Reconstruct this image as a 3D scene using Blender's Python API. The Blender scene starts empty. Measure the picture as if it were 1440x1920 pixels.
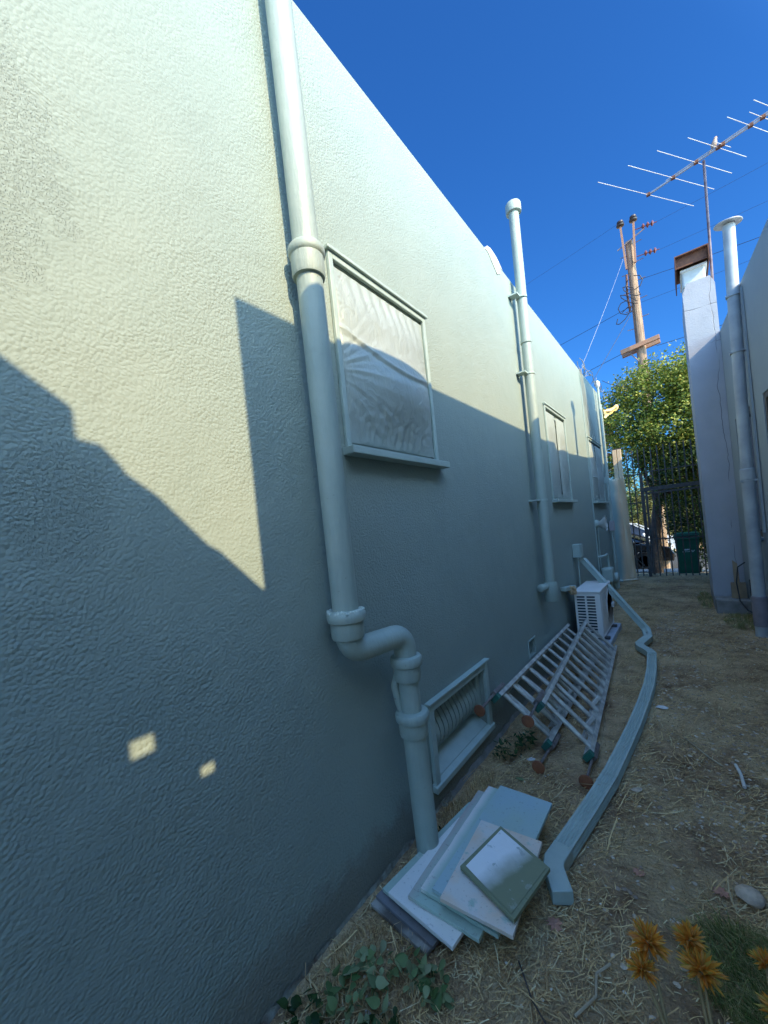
import bpy, bmesh, math, random
from mathutils import Vector, Matrix, noise
R = math.radians
rnd = random.Random(7)
scn = bpy.context.scene
COL = scn.collection

# ------------------------------------------------------------------ camera
cam = bpy.data.cameras.new('camera')
co = bpy.data.objects.new('camera', cam); COL.objects.link(co)
Rt = Vector((0.78399135, -0.07943571, -0.61566836)); Dn = Vector((0.10188521, 0.99479519, 0.00138851)); Fw = Vector((0.61235363, -0.06381608, 0.78800415))
# rows above are the world axes seen by the camera; turn them into camera axes in the world
M = [Rt, Dn, Fw]
w = lambda c: Vector((c[0], c[2], -c[1]))     # (x, down, forward) world convention -> x, y, z
cr, cd, cf = w((0.78399135, 0.10188521, 0.61235363)), w((-0.07943571, 0.99479519, -0.06381608)), w((-0.61566836, 0.00138851, 0.78800415))
mat = Matrix((( cr.x, -cd.x, -cf.x, 0), (cr.y, -cd.y, -cf.y, 0), (cr.z, -cd.z, -cf.z, 1.6), (0, 0, 0, 1)))
co.matrix_world = mat
cam.sensor_fit = 'VERTICAL'; cam.sensor_height = 24; cam.lens = 723 / 1920 * 24
cam.shift_y = 45 / 1920; cam.clip_end = 2000; cam.clip_start = 0.02
scn.camera = co
scn.cycles.max_bounces = 7; scn.cycles.diffuse_bounces = 4; scn.cycles.transparent_max_bounces = 6

# ------------------------------------------------------------------ light
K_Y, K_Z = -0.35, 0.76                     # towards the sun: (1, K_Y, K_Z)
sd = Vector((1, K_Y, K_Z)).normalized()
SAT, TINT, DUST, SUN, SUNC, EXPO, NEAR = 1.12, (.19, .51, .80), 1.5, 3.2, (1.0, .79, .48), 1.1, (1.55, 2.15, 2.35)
wd = bpy.data.worlds.new('World'); scn.world = wd; wd.use_nodes = True
nt = wd.node_tree; bg = nt.nodes['Background']
sky = nt.nodes.new('ShaderNodeTexSky'); sky.sky_type = 'NISHITA'; sky.sun_disc = False
sky.sun_elevation = math.asin(sd.z); sky.sun_rotation = math.atan2(sd.x, sd.y)
sky.altitude = 300; sky.air_density = 1.0; sky.dust_density = DUST; sky.ozone_density = 3.0
hs = nt.nodes.new('ShaderNodeHueSaturation'); hs.inputs['Saturation'].default_value = SAT; hs.inputs['Hue'].default_value = 0.505
nt.links.new(sky.outputs[0], hs.inputs['Color']); mx = nt.nodes.new('ShaderNodeMix'); mx.data_type = 'RGBA'; mx.blend_type = 'MULTIPLY'; mx.inputs[0].default_value = 1; mx.inputs[7].default_value = (*TINT, 1)
nt.links.new(hs.outputs[0], mx.inputs[6])
# added fill: sky multiplied brighter and whiter on the sun's side to lift shade
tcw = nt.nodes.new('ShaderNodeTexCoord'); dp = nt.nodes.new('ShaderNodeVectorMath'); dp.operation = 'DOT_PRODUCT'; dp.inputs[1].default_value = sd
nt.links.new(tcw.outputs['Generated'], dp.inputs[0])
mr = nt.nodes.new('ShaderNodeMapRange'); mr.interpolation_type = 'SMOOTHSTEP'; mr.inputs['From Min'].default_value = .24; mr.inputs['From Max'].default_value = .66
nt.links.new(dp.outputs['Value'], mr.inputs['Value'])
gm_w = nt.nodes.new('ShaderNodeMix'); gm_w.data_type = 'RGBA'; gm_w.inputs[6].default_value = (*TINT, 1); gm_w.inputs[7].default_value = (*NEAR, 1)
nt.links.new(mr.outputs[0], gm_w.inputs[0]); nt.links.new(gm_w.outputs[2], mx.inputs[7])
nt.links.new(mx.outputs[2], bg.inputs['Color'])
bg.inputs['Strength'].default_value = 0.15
sl = bpy.data.lights.new('sun', 'SUN'); sl.energy = SUN; sl.angle = R(0.4); sl.color = SUNC
so = bpy.data.objects.new('sun', sl); COL.objects.link(so); so.rotation_euler = sd.to_track_quat('Z', 'Y').to_euler()
so.location = sd * 20
scn.view_settings.view_transform = 'Standard'; scn.view_settings.look = 'None'; scn.view_settings.exposure = EXPO; scn.view_settings.gamma = 1

# ------------------------------------------------------------------ materials
def hexa(c): return (c[0], c[1], c[2], 1)
class NT:
    def __init__(s, name):
        s.m = bpy.data.materials.new(name); s.m.use_nodes = True; s.t = s.m.node_tree
        s.b = s.t.nodes['Principled BSDF']; s.out = s.t.nodes['Material Output']
        s.co = s.n('ShaderNodeTexCoord').outputs['Object']
    def n(s, t): return s.t.nodes.new(t)
    def l(s, a, b): s.t.links.new(a, b)
    def noise(s, sc, det=4, rough=.55, vec=None, dist=0):
        x = s.n('ShaderNodeTexNoise'); x.inputs['Scale'].default_value = sc; x.inputs['Detail'].default_value = det
        x.inputs['Roughness'].default_value = rough; x.inputs['Distortion'].default_value = dist
        s.l(vec or s.co, x.inputs['Vector']); return x.outputs['Fac']
    def vor(s, sc, feat='F1', vec=None):
        x = s.n('ShaderNodeTexVoronoi'); x.feature = feat; x.inputs['Scale'].default_value = sc
        s.l(vec or s.co, x.inputs['Vector']); return x.outputs['Distance']
    def scale(s, v, vec=None):
        x = s.n('ShaderNodeMapping'); x.inputs['Scale'].default_value = v; s.l(vec or s.co, x.inputs['Vector']); return x.outputs[0]
    def ramp(s, f, a, b, ca=(0, 0, 0), cb=(1, 1, 1)):
        x = s.n('ShaderNodeValToRGB'); e = x.color_ramp.elements; e[0].position = a; e[1].position = b
        e[0].color = hexa(ca); e[1].color = hexa(cb); s.l(f, x.inputs[0]); return x.outputs[0]
    def mix(s, f, a, b, mode='MIX'):
        x = s.n('ShaderNodeMix'); x.data_type = 'RGBA'; x.blend_type = mode
        for k, v in ((0, f), (6, a), (7, b)):
            if isinstance(v, (int, float)): x.inputs[k].default_value = v
            elif isinstance(v, tuple): x.inputs[k].default_value = hexa(v)
            else: s.l(v, x.inputs[k])
        return x.outputs[2]
    def math(s, op, a, b=None, c=None):
        x = s.n('ShaderNodeMath'); x.operation = op
        for k, v in enumerate((a, b, c)):
            if v is None: continue
            if isinstance(v, (int, float)): x.inputs[k].default_value = v
            else: s.l(v, x.inputs[k])
        return x.outputs[0]
    def xyz(s, vec=None):
        x = s.n('ShaderNodeSeparateXYZ'); s.l(vec or s.co, x.inputs[0]); return x.outputs
    def bump(s, h, dist, strength=1.0, prev=None):
        x = s.n('ShaderNodeBump'); x.inputs['Strength'].default_value = strength; x.inputs['Distance'].default_value = dist
        s.l(h, x.inputs['Height'])
        if prev: s.l(prev, x.inputs['Normal'])
        return x.outputs[0]
    def col(s, v):
        if isinstance(v, tuple): s.b.inputs['Base Color'].default_value = hexa(v)
        else: s.l(v, s.b.inputs['Base Color'])
    def set(s, **k):
        for a, v in k.items():
            i = s.b.inputs[{'rough': 'Roughness', 'metal': 'Metallic', 'spec': 'Specular IOR Level', 'trans': 'Transmission Weight', 'alpha': 'Alpha', 'normal': 'Normal', 'coat': 'Coat Weight', 'sub': 'Subsurface Weight'}[a]]
            if isinstance(v, (int, float)): i.default_value = v
            else: s.l(v, i)
        return s
    def rpi(s): return s.n('ShaderNodeNewGeometry').outputs['Random Per Island']

def simple(name, c, c2=None, rough=.6, metal=0., sc=8, bump=.0, bsc=60, spec=.5, lo=.35, hi=.65):
    t = NT(name)
    if c2: t.col(t.mix(t.ramp(t.noise(sc, 6), lo, hi), c, c2))
    else: t.col(c)
    t.set(rough=rough, metal=metal, spec=spec)
    if bump: t.set(normal=t.bump(t.noise(bsc, 4), bump))
    return t.m
def islands(name, cols, rough=.7, spec=.3, trans=0.):
    t = NT(name); x = t.n('ShaderNodeValToRGB'); e = x.color_ramp.elements
    while len(e) < len(cols): e.new(.5)
    for k, c in enumerate(cols): e[k].position = k / (len(cols) - 1); e[k].color = hexa(c)
    t.l(t.rpi(), x.inputs[0]); t.col(x.outputs[0]); t.set(rough=rough, spec=spec)
    if trans:
        tr = t.n('ShaderNodeBsdfTranslucent'); t.l(x.outputs[0], tr.inputs[0]); ms = t.n('ShaderNodeMixShader'); ms.inputs[0].default_value = trans
        t.l(t.b.outputs[0], ms.inputs[1]); t.l(tr.outputs[0], ms.inputs[2]); t.l(ms.outputs[0], t.out.inputs[0])
    return t.m

def stucco(name, c1, c2, coarse=1., pits=False, crack=None):
    t = NT(name)
    big = t.noise(.9, 3); mid = t.noise(3.5, 5); fine = t.noise(105, 3, .55); blob = t.noise(60, 2, .5)
    warp = t.n('ShaderNodeVectorMath'); warp.operation = 'ADD'
    nz = t.n('ShaderNodeTexNoise'); nz.inputs['Scale'].default_value = 5; t.l(t.co, nz.inputs['Vector'])
    vm = t.n('ShaderNodeVectorMath'); vm.operation = 'SCALE'; vm.inputs['Scale'].default_value = .05; t.l(nz.outputs['Color'], vm.inputs[0])
    t.l(t.co, warp.inputs[0]); t.l(vm.outputs[0], warp.inputs[1])
    trow = t.noise(1, 3, .5, vec=t.scale((70, 62, 105), warp.outputs[0]))     # trowel drag
    mask = t.ramp(t.noise(1.3, 4), .38, .66)
    c = t.mix(t.ramp(mid, .3, .7), c1, c2)
    c = t.mix(t.math('MULTIPLY', t.ramp(big, .35, .7), .22), c, tuple(v * .86 for v in c1))
    peb = t.math('SUBTRACT', 1.0, t.vor(95, 'F1', warp.outputs[0])); peb2 = t.math('SUBTRACT', 1.0, t.vor(38, 'F1', warp.outputs[0]))
    trow = t.noise(1, 2, .5, vec=t.scale((40, 40, 120), warp.outputs[0]))
    h = t.math('ADD', t.math('MULTIPLY', fine, .5), t.math('ADD', t.math('MULTIPLY', peb, .55), t.math('MULTIPLY', peb2, .06)))
    h = t.math('ADD', h, t.math('MULTIPLY', t.math('MULTIPLY', trow, t.ramp(t.noise(2.1, 2), .5, .62)), .45))
    amp = t.math('ADD', t.math('MULTIPLY', mask, .55), .45)
    h = t.math('MULTIPLY', h, amp)
    if pits:
        px = t.xyz()
        d1 = t.math('ADD', t.math('POWER', t.math('DIVIDE', t.math('SUBTRACT', px[1], .16), .20), 2.), t.math('POWER', t.math('DIVIDE', t.math('SUBTRACT', px[2], 2.62), .36), 2.))
        d2 = t.math('ADD', t.math('POWER', t.math('DIVIDE', t.math('SUBTRACT', px[1], .27), .12), 2.), t.math('POWER', t.math('DIVIDE', t.math('SUBTRACT', px[2], 1.77), .17), 2.))
        dd = t.math('MINIMUM', d1, d2)
        dd = t.math('ADD', dd, t.math('MULTIPLY', t.math('SUBTRACT', t.noise(14, 3), .5), 2.4))
        area = t.ramp(dd, .5, 1.3, (1, 1, 1), (0, 0, 0))
        pn = t.noise(1, 2, .5, vec=t.scale((420, 420, 300)))
        pit = t.math('MULTIPLY', t.ramp(pn, .60, .68), area)
        c = t.mix(pit, c, tuple(v * .6 for v in c1))
        h = t.math('SUBTRACT', h, t.math('MULTIPLY', pit, 1.6))
    if crack:
        px = t.xyz(); acc = None
        for (axis, pos, sc, amp_, wdt) in crack:
            other = 2 if axis == 0 else 0
            nn_ = t.noise(sc, 5, .6, vec=t.scale((.05, .05, 1) if axis == 0 else (1, .05, .05)))
            off = t.math('ADD', t.math('MULTIPLY', t.math('SUBTRACT', nn_, .5), amp_), pos)
            q = t.ramp(t.math('ABSOLUTE', t.math('SUBTRACT', px[axis], off)), wdt * .4, wdt, (1, 1, 1), (0, 0, 0))
            q = t.math('MULTIPLY', q, t.ramp(t.noise(2.2, 2), .42, .5))
            acc = q if acc is None else t.math('MAXIMUM', acc, q)
        c = t.mix(acc, c, tuple(v * .25 for v in c1)); h = t.math('SUBTRACT', h, acc)
    pz = t.xyz(); sp = t.math('ADD', pz[2], t.math('MULTIPLY', t.noise(11, 5, .7), -.30))
    c = t.mix(t.math('MULTIPLY', t.ramp(sp, -.10, .10, (1, 1, 1), (0, 0, 0)), .55), c, (.20, .17, .13))
    stn = t.noise(1, 4, .6, vec=t.scale((9, 9, .7)))
    c = t.mix(t.math('MULTIPLY', t.ramp(stn, .58, .78), .10), c, (.30, .34, .28))
    t.col(c); t.set(rough=.72, spec=.3)
    n0 = t.bump(t.noise(4, 3), .012 * coarse, .8)
    t.set(normal=t.bump(h, .0056 * coarse, 1.0, n0))
    return t.m

PAINT = (.31, .365, .32); PAINT2 = (.29, .35, .31)
m_wall = stucco('sage_stucco', PAINT, PAINT2, 1.0, pits=True)
t = NT('sage_paint')
c = t.mix(t.ramp(t.noise(6, 6), .35, .65), (.37, .43, .37), (.32, .385, .335))
c = t.mix(t.math('MULTIPLY', t.ramp(t.noise(1, 5, .65, vec=t.scale((26, 26, 2.2))), .55, .72), .22), c, (.20, .23, .20))
c = t.mix(t.math('MULTIPLY', t.ramp(t.noise(34, 5, .7), .66, .70), .6), c, (.15, .14, .12))
t.col(c); t.set(rough=.5, normal=t.bump(t.math('ADD', t.noise(1, 4, .6, vec=t.scale((90, 90, 14))), t.math('MULTIPLY', t.noise(24, 4), 1.2)), .0022)); m_paint = t.m
t = NT('muddy_sage_metal')
c = t.mix(t.ramp(t.noise(6, 5), .35, .65), (.43, .51, .45), (.36, .44, .39))
c = t.mix(t.math('MULTIPLY', t.ramp(t.noise(9, 6, .7), .56, .66), .35), c, (.24, .20, .15))
c = t.mix(t.ramp(t.noise(60, 4, .7), .70, .74), c, (.62, .62, .58))
t.col(c); t.set(rough=.45, normal=t.bump(t.noise(11, 3), .006)); m_spout = t.m
m_paintd = simple('sage_paint_trim', (.44, .52, .46), (.38, .46, .41), rough=.5, sc=9, bump=.0008, bsc=90)
m_rwall = stucco('grey_stucco', (.33, .38, .40), (.30, .35, .38), .7)
m_chim = stucco('chimney_stucco', (.46, .47, .50), (.40, .41, .44), .7, crack=[(0, .545, 1.6, .16, .004), (2, 4.45, 2.0, .12, .005), (2, 3.92, 3.0, .3, .004)])
m_lav = simple('chimney_shaded_side', (.52, .56, .56), (.46, .50, .52), rough=.8, bump=.002, bsc=80)
m_pipe_r = simple('weathered_grey_pipe', (.48, .52, .52), (.34, .37, .40), rough=.6, sc=5, bump=.001, bsc=120)
m_galv = simple('galvanized', (.55, .56, .58), (.42, .42, .42), rough=.45, metal=.5, sc=12)
m_rust = simple('rust', (.12, .055, .04), (.20, .09, .05), rough=.85, sc=14, bump=.002)
m_alu = simple('worn_aluminium', (.82, .79, .70), (.52, .48, .42), rough=.42, metal=.45, sc=14, lo=.3, hi=.62, bump=.0008, bsc=90)
m_green = simple('green_plastic', (.02, .16, .11), (.03, .10, .08), rough=.5)
m_orange = simple('rust_rubber', (.34, .12, .05), (.22, .075, .035), rough=.8, sc=20)
m_steel = simple('dull_steel', (.36, .30, .27), (.22, .17, .15), rough=.5, metal=.6, sc=25)
m_ac = simple('warm_white_enamel', (.86, .82, .76), (.78, .73, .68), rough=.4, sc=3)
m_dark = simple('dark_void', (.012, .013, .016), rough=.6)
m_foam = simple('pipe_foam', (.60, .42, .24), (.45, .30, .17), rough=.9, sc=40, bump=.004)
m_concrete = simple('concrete', (.32, .31, .29), (.20, .19, .17), rough=.9, sc=9, bump=.004, bsc=50)
m_pad = simple('plastic_pad', (.50, .51, .54), (.40, .41, .43), rough=.7, sc=12)
m_wood = simple('raw_wood', (.42, .32, .20), (.30, .22, .14), rough=.85, sc=10)
m_black = simple('black_metal', (.05, .055, .06), (.10, .085, .07), rough=.55, sc=12)
m_wire = simple('wire', (.02, .02, .025), rough=.6)
m_glass = simple('dark_glass', (.03, .035, .05), rough=.08, spec=.7)
m_wframe = simple('brown_window_frame', (.11, .085, .065), (.07, .055, .045), rough=.6)
m_bin = simple('green_bin_plastic', (.006, .13, .075), (.008, .10, .06), rough=.4)
m_white = simple('white_print', (.75, .78, .78), rough=.5)
m_carb = simple('car_black', (.008, .009, .012), rough=.08, spec=.8)
m_carw = simple('car_white', (.70, .72, .74), rough=.2)
m_tyre = simple('tyre', (.015, .015, .015), rough=.9)
m_road = simple('asphalt_road', (.055, .053, .05), (.04, .04, .04), rough=.9, bump=.004)
m_stone = simple('pale_stone', (.70, .54, .38), (.46, .36, .26), rough=.8, sc=30, bump=.004, bsc=40)
m_pink = simple('dry_leaf_pink', (.55, .26, .17), (.42, .20, .12), rough=.7, sc=40)
m_chip = simple('white_chip', (.75, .74, .70), (.6, .58, .55), rough=.7)
m_stick = simple('pale_stick', (.50, .40, .26), (.38, .28, .17), rough=.8, sc=30)
m_cloth = None
t = NT('kraft_masking_paper'); px = t.xyz()
edge = t.math('ADD', px[0], t.math('MULTIPLY', t.noise(3, 3), .10))
edge = t.math('ADD', edge, t.math('MULTIPLY', px[1], 0))
t.col(t.mix(t.ramp(t.math('ADD', edge, 1.3), .12, .20), (.33, .46, .44), (.80, .60, .40))); t.set(rough=.75, normal=t.bump(t.noise(9, 4), .01)); m_kraft = t.m
m_board_tan = simple('tan_boards', (.80, .66, .46), (.70, .56, .38), rough=.8, sc=6)
t = NT('weathered_pole_wood'); t.col(t.mix(t.ramp(t.noise(1, 6, .6, vec=t.scale((22, 22, 1.6))), .35, .66), (.17, .11, .075), (.46, .33, .22))); t.set(rough=.85, normal=t.bump(t.noise(1, 4, .6, vec=t.scale((30, 30, 2))), .02)); m_pole = t.m
m_arm = simple('crossarm_wood', (.42, .22, .13), (.30, .19, .13), rough=.85, sc=4)
m_ins = simple('brown_porcelain', (.17, .06, .045), rough=.25)
m_ins2 = simple('dark_porcelain', (.05, .04, .04), rough=.3)

# plastic film over windows
def film(name, c, tr):
    t = NT(name); t.col(c); t.set(rough=.32, spec=.5)
    wr = t.noise(1, 5, .6, vec=t.scale((30, 14, 9)), dist=1.2)
    t.set(normal=t.bump(wr, .012, .8))
    ts = t.n('ShaderNodeBsdfTransparent'); ts.inputs[0].default_value = (.96, .96, 1, 1)
    tl = t.n('ShaderNodeBsdfTranslucent'); tl.inputs[0].default_value = hexa(c)
    m1 = t.n('ShaderNodeMixShader'); m1.inputs[0].default_value = .25; t.l(t.b.outputs[0], m1.inputs[1]); t.l(tl.outputs[0], m1.inputs[2])
    m2 = t.n('ShaderNodeMixShader'); f = t.math('MULTIPLY', t.ramp(t.noise(2.3, 3), .42, .62), tr); t.l(f, m2.inputs[0])
    t.l(m1.outputs[0], m2.inputs[1]); t.l(ts.outputs[0], m2.inputs[2]); t.l(m2.outputs[0], t.out.inputs[0])
    return t.m
m_film = film('masking_film', (.50, .56, .51), .05)
m_pane = simple('window_pane', (.38, .33, .46), (.52, .42, .42), rough=.25, sc=1.6)

# ------------------------------------------------------------------ objects
def tag(o, label=None, cat=None, group=None, kind=None):
    for k, v in (('label', label), ('category', cat), ('group', group), ('kind', kind)):
        if v: o[k] = v
    return o
def empty(name, loc, label, cat, group=None):
    o = bpy.data.objects.new(name, None); COL.objects.link(o); o.location = loc; o.empty_display_size = .1
    return tag(o, label, cat, group)
class MB:
    def __init__(s): s.v = []; s.f = []
    def add(s, vs, fs):
        b = len(s.v); s.v += [tuple(v) for v in vs]; s.f += [tuple(i + b for i in f) for f in fs]; return s
    def box(s, a, b, rot=None, piv=None):
        x0, y0, z0 = a; x1, y1, z1 = b
        vs = [Vector(p) for p in ((x0, y0, z0), (x1, y0, z0), (x1, y1, z0), (x0, y1, z0), (x0, y0, z1), (x1, y0, z1), (x1, y1, z1), (x0, y1, z1))]
        if rot is not None:
            c = Vector(piv) if piv else sum(vs, Vector()) / 8; vs = [c + rot @ (v - c) for v in vs]
        return s.add(vs, [(0, 3, 2, 1), (4, 5, 6, 7), (0, 1, 5, 4), (1, 2, 6, 5), (2, 3, 7, 6), (3, 0, 4, 7)])
    def bar(s, p, q, wd, ht, up=(0, 0, 1)):
        p, q = Vector(p), Vector(q); t = (q - p).normalized(); u = Vector(up); sx = t.cross(u).normalized(); u = sx.cross(t)
        vs = []
        for c in (p, q):
            for a, b in ((-1, -1), (1, -1), (1, 1), (-1, 1)): vs.append(c + sx * a * wd / 2 + u * b * ht / 2)
        return s.add(vs, [(3, 2, 1, 0), (4, 5, 6, 7), (0, 1, 5, 4), (1, 2, 6, 5), (2, 3, 7, 6), (3, 0, 4, 7)])
    def sweep(s, path, prof, up=(0, 0, 1), scales=None, caps=True):
        P = [Vector(p) for p in path]; n = len(prof); rings = []
        for i, p in enumerate(P):
            a = (p - P[i - 1]).normalized() if i else None; b = (P[i + 1] - p).normalized() if i < len(P) - 1 else None
            t = (a or b) if not (a and b) else (a + b).normalized()
            k = 1.0
            if a and b: k = 1 / max(.5, t.dot(a))
            if i == 0: u = Vector(up); u = (u - t * u.dot(t)).normalized()
            else: u = (u - t * u.dot(t)).normalized()
            sx = t.cross(u); sc = scales[i] if scales else 1
            bend = (b - a) if (a and b) else Vector()
            bd = bend.normalized() if bend.length > 1e-5 else None
            ring = []
            for (x, y) in prof:
                o = sx * x * sc + u * y * sc
                if bd is not None: bp = (bd - t * bd.dot(t)); 
                if bd is not None and bp.length > 1e-4: bp.normalize(); o = o + bp * o.dot(bp) * (k - 1)
                ring.append(p + o)
            rings += ring
        fs = [(i * n + j, i * n + (j + 1) % n, (i + 1) * n + (j + 1) % n, (i + 1) * n + j) for i in range(len(P) - 1) for j in range(n)]
        if caps: fs += [tuple(range(n - 1, -1, -1)), tuple((len(P) - 1) * n + j for j in range(n))]
        return s.add(rings, fs)
    def tube(s, path, r, n=12, up=None, scales=None, caps=True):
        if up is None:
            t = (Vector(path[1]) - Vector(path[0])).normalized(); up = (0, 0, 1) if abs(t.z) < .9 else (0, 1, 0)
        return s.sweep(path, [(r * math.cos(2 * math.pi * k / n), r * math.sin(2 * math.pi * k / n)) for k in range(n)], up, scales, caps)
    def lathe(s, c, prof, n=24, axis=(0, 0, 1)):     # prof: (radius, height)
        q = Vector((0, 0, 1)).rotation_difference(Vector(axis).normalized()); c = Vector(c); b = []
        for r, h in prof:
            for k in range(n): b.append(c + q @ Vector((r * math.cos(2 * math.pi * k / n), r * math.sin(2 * math.pi * k / n), h)))
        m = len(prof)
        fs = [(i * n + j, i * n + (j + 1) % n, (i + 1) * n + (j + 1) % n, (i + 1) * n + j) for i in range(m - 1) for j in range(n)]
        fs += [tuple(range(n - 1, -1, -1)), tuple((m - 1) * n + j for j in range(n))]
        return s.add(b, fs)
    def prism(s, poly, d):                            # poly: 3-D outline, d: extrusion vector
        n = len(poly); P = [Vector(p) for p in poly]; d = Vector(d)
        return s.add(P + [p + d for p in P], [tuple(range(n - 1, -1, -1)), tuple(range(n, 2 * n))] + [(j, (j + 1) % n, n + (j + 1) % n, n + j) for j in range(n)])
    def grid(s, fn, nu, nv):
        vs = [fn(i / nu, j / nv) for j in range(nv + 1) for i in range(nu + 1)]
        return s.add(vs, [(j * (nu + 1) + i, j * (nu + 1) + i + 1, (j + 1) * (nu + 1) + i + 1, (j + 1) * (nu + 1) + i) for j in range(nv) for i in range(nu)])
    def plate(s, P, S, Z, holes, th, nrm):            # wall sheet with rectangular openings; P(s, z) -> point
        ss = sorted(set(list(S) + [h[0] for h in holes] + [h[1] for h in holes])); zz = sorted(set(list(Z) + [h[2] for h in holes] + [h[3] for h in holes]))
        nrm = Vector(nrm)
        isopen = lambda i, j: not (0 <= i < len(ss) - 1 and 0 <= j < len(zz) - 1) or any(h[0] <= ss[i] and ss[i + 1] <= h[1] and h[2] <= zz[j] and zz[j + 1] <= h[3] for h in holes)
        for i in range(len(ss) - 1):
            for j in range(len(zz) - 1):
                if isopen(i, j): continue
                q = [P(ss[i], zz[j]), P(ss[i + 1], zz[j]), P(ss[i + 1], zz[j + 1]), P(ss[i], zz[j + 1])]
                bk = [Vector(p) - nrm * th for p in q]
                s.add(q, [(0, 1, 2, 3)]); s.add(bk, [(3, 2, 1, 0)])
                for k, (di, dj) in enumerate(((0, -1), (1, 0), (0, 1), (-1, 0))):
                    if isopen(i + di, j + dj): s.add([q[k], q[(k + 1) % 4], bk[(k + 1) % 4], bk[k]], [(0, 3, 2, 1)])
        return s
    def build(s, name, m, parent=None, smooth=None, bevel=0, label=None, solid=0, tgt=None):
        me = bpy.data.meshes.new(name); me.from_pydata(s.v, [], s.f); me.update()
        bm = bmesh.new(); bm.from_mesh(me)
        if bevel or smooth: bmesh.ops.remove_doubles(bm, verts=bm.verts, dist=1e-5)
        if len(s.f) < 60000: bmesh.ops.recalc_face_normals(bm, faces=bm.faces)
        bm.to_mesh(me); bm.free()
        if smooth:
            me.shade_smooth(); me.set_sharp_from_angle(angle=R(smooth))
        me.materials.append(m)
        o = bpy.data.objects.new(name, me); COL.objects.link(o)
        if parent:
            o.parent = parent; o.matrix_parent_inverse = Matrix.Translation(parent.location).inverted()
        if bevel:
            b = o.modifiers.new('bevel', 'BEVEL'); b.width = bevel; b.segments = 2; b.limit_method = 'ANGLE'; b.angle_limit = R(50)
        if solid:
            d = o.modifiers.new('solid', 'SOLIDIFY'); d.thickness = solid; d.offset = 0
        if label: o['label'] = label
        return o
def arc(c, r, a0, a1, ex, ey, n=8):
    c, ex, ey = Vector(c), Vector(ex), Vector(ey)
    return [c + ex * r * math.cos(a0 + (a1 - a0) * k / n) + ey * r * math.sin(a0 + (a1 - a0) * k / n) for k in range(n + 1)]
def nz(x, y, z=0): return noise.noise(Vector((x, y, z)))

# ================================================================== GROUND
def gh(x, y):
    z = 0.0
    if y > 11: z -= .65 * min(1, (y - 11) / 5)**1.2
    d = math.hypot(x, y - 4)
    k = max(0, 1 - d / 14)
    z += k * (.018 * nz(x * 2.2, y * 2.2) + .010 * nz(x * 7, y * 7, 3) + .004 * nz(x * 22, y * 22, 5))
    e = max(0, 1 - abs(x + 1.2) / .25) * (1 if y < 9.5 else 0)
    z -= .03 * e if y > 1.9 else 0
    return z
def axis_pts(a, b, lo, hi, fine, coarse):
    pts = []; v = lo
    while v <= hi: pts.append(v); v += fine
    v = hi; st = fine
    while v < b: st = min(coarse, st * 1.35); v += st; pts.append(v)
    v = lo; st = fine
    while v > a: st = min(coarse, st * 1.35); v -= st; pts.insert(0, v)
    return pts
xs = axis_pts(-400, 400, -1.5, 1.2, .035, 60); ys = axis_pts(-400, 900, .3, 8.5, .035, 60)
g = MB(); g.add([(x, y, gh(x, y)) for y in ys for x in xs], [(j * len(xs) + i, j * len(xs) + i + 1, (j + 1) * len(xs) + i + 1, (j + 1) * len(xs) + i) for j in range(len(ys) - 1) for i in range(len(xs) - 1)])
t = NT('dry_yard_soil')
c = t.mix(t.ramp(t.noise(6, 6, .65), .32, .68), (.24, .14, .075), (.74, .49, .28))
px = t.xyz()
c = t.mix(t.math('MULTIPLY', t.ramp(t.noise(1.9, 5, .65), .42, .62), t.ramp(px[1], .0, 1.0)), c, (.84, .60, .33))
c = t.mix(t.math('MULTIPLY', t.ramp(t.vor(75), .0, .30, (1, 1, 1), (0, 0, 0)), .35), c, (.46, .39, .31))
c = t.mix(t.math('MULTIPLY', t.ramp(t.noise(160, 3), .55, .7), .5), c, (.16, .10, .06))
t.col(c); t.set(rough=.95, spec=.15, normal=t.bump(t.math('ADD', t.noise(45, 6, .75), t.math('MULTIPLY', t.vor(60), .6)), .03))
tag(g.build('ground', t.m, smooth=80), kind='structure')
tag(MB().box((-60, 16.2, -.75), (60, 23.5, -.60)).build('road', m_road), kind='structure')
tag(MB().box((-60, 15.3, -.7), (60, 16.15, -.5)).build('kerb_pavement', m_concrete), kind='structure')

# ---- straw, pebbles, chips lying on the yard
def free(x, y):
    if x < -1.2: return False
    return True
def scatter_blades(n, ymin, ymax, ln, wd_, power=1.8, lift=.012, xr=(-1.22, .75), dens=None):
    m = MB()
    for _ in range(n):
        u = rnd.random(); y = ymin + (ymax - ymin) * u ** power; x = rnd.uniform(*xr)
        if dens and dens(x, y) < rnd.random(): continue
        L = ln * rnd.uniform(.35, 1.3) * (1 + .04 * y); a = rnd.gauss(.2, 1.1); W = wd_ * rnd.uniform(.5, 1.3) * (1 + .12 * y)
        dx, dy = math.cos(a), math.sin(a); b = rnd.uniform(-.35, .35); pts = []
        z0 = gh(x, y) + .002; up = abs(rnd.gauss(0, lift)); 
        for k in range(4):
            s_ = k / 3 - .5; cx = x + dx * L * s_ - dy * b * L * (s_ * s_); cy = y + dy * L * s_ + dx * b * L * (s_ * s_)
            z = gh(cx, cy) + .003 + up * (s_ + .5)
            pts += [(cx - dy * W / 2, cy + dx * W / 2, z + .001), (cx + dy * W / 2, cy - dx * W / 2, z + rnd.uniform(0, .002))]
        m.add(pts, [(0, 1, 3, 2), (2, 3, 5, 4), (4, 5, 7, 6)])
    return m
m_straw = islands('straw', [(.20, .11, .05), (.62, .40, .18), (.86, .60, .28), (.36, .22, .10), (.90, .74, .42)], rough=.7)
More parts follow.
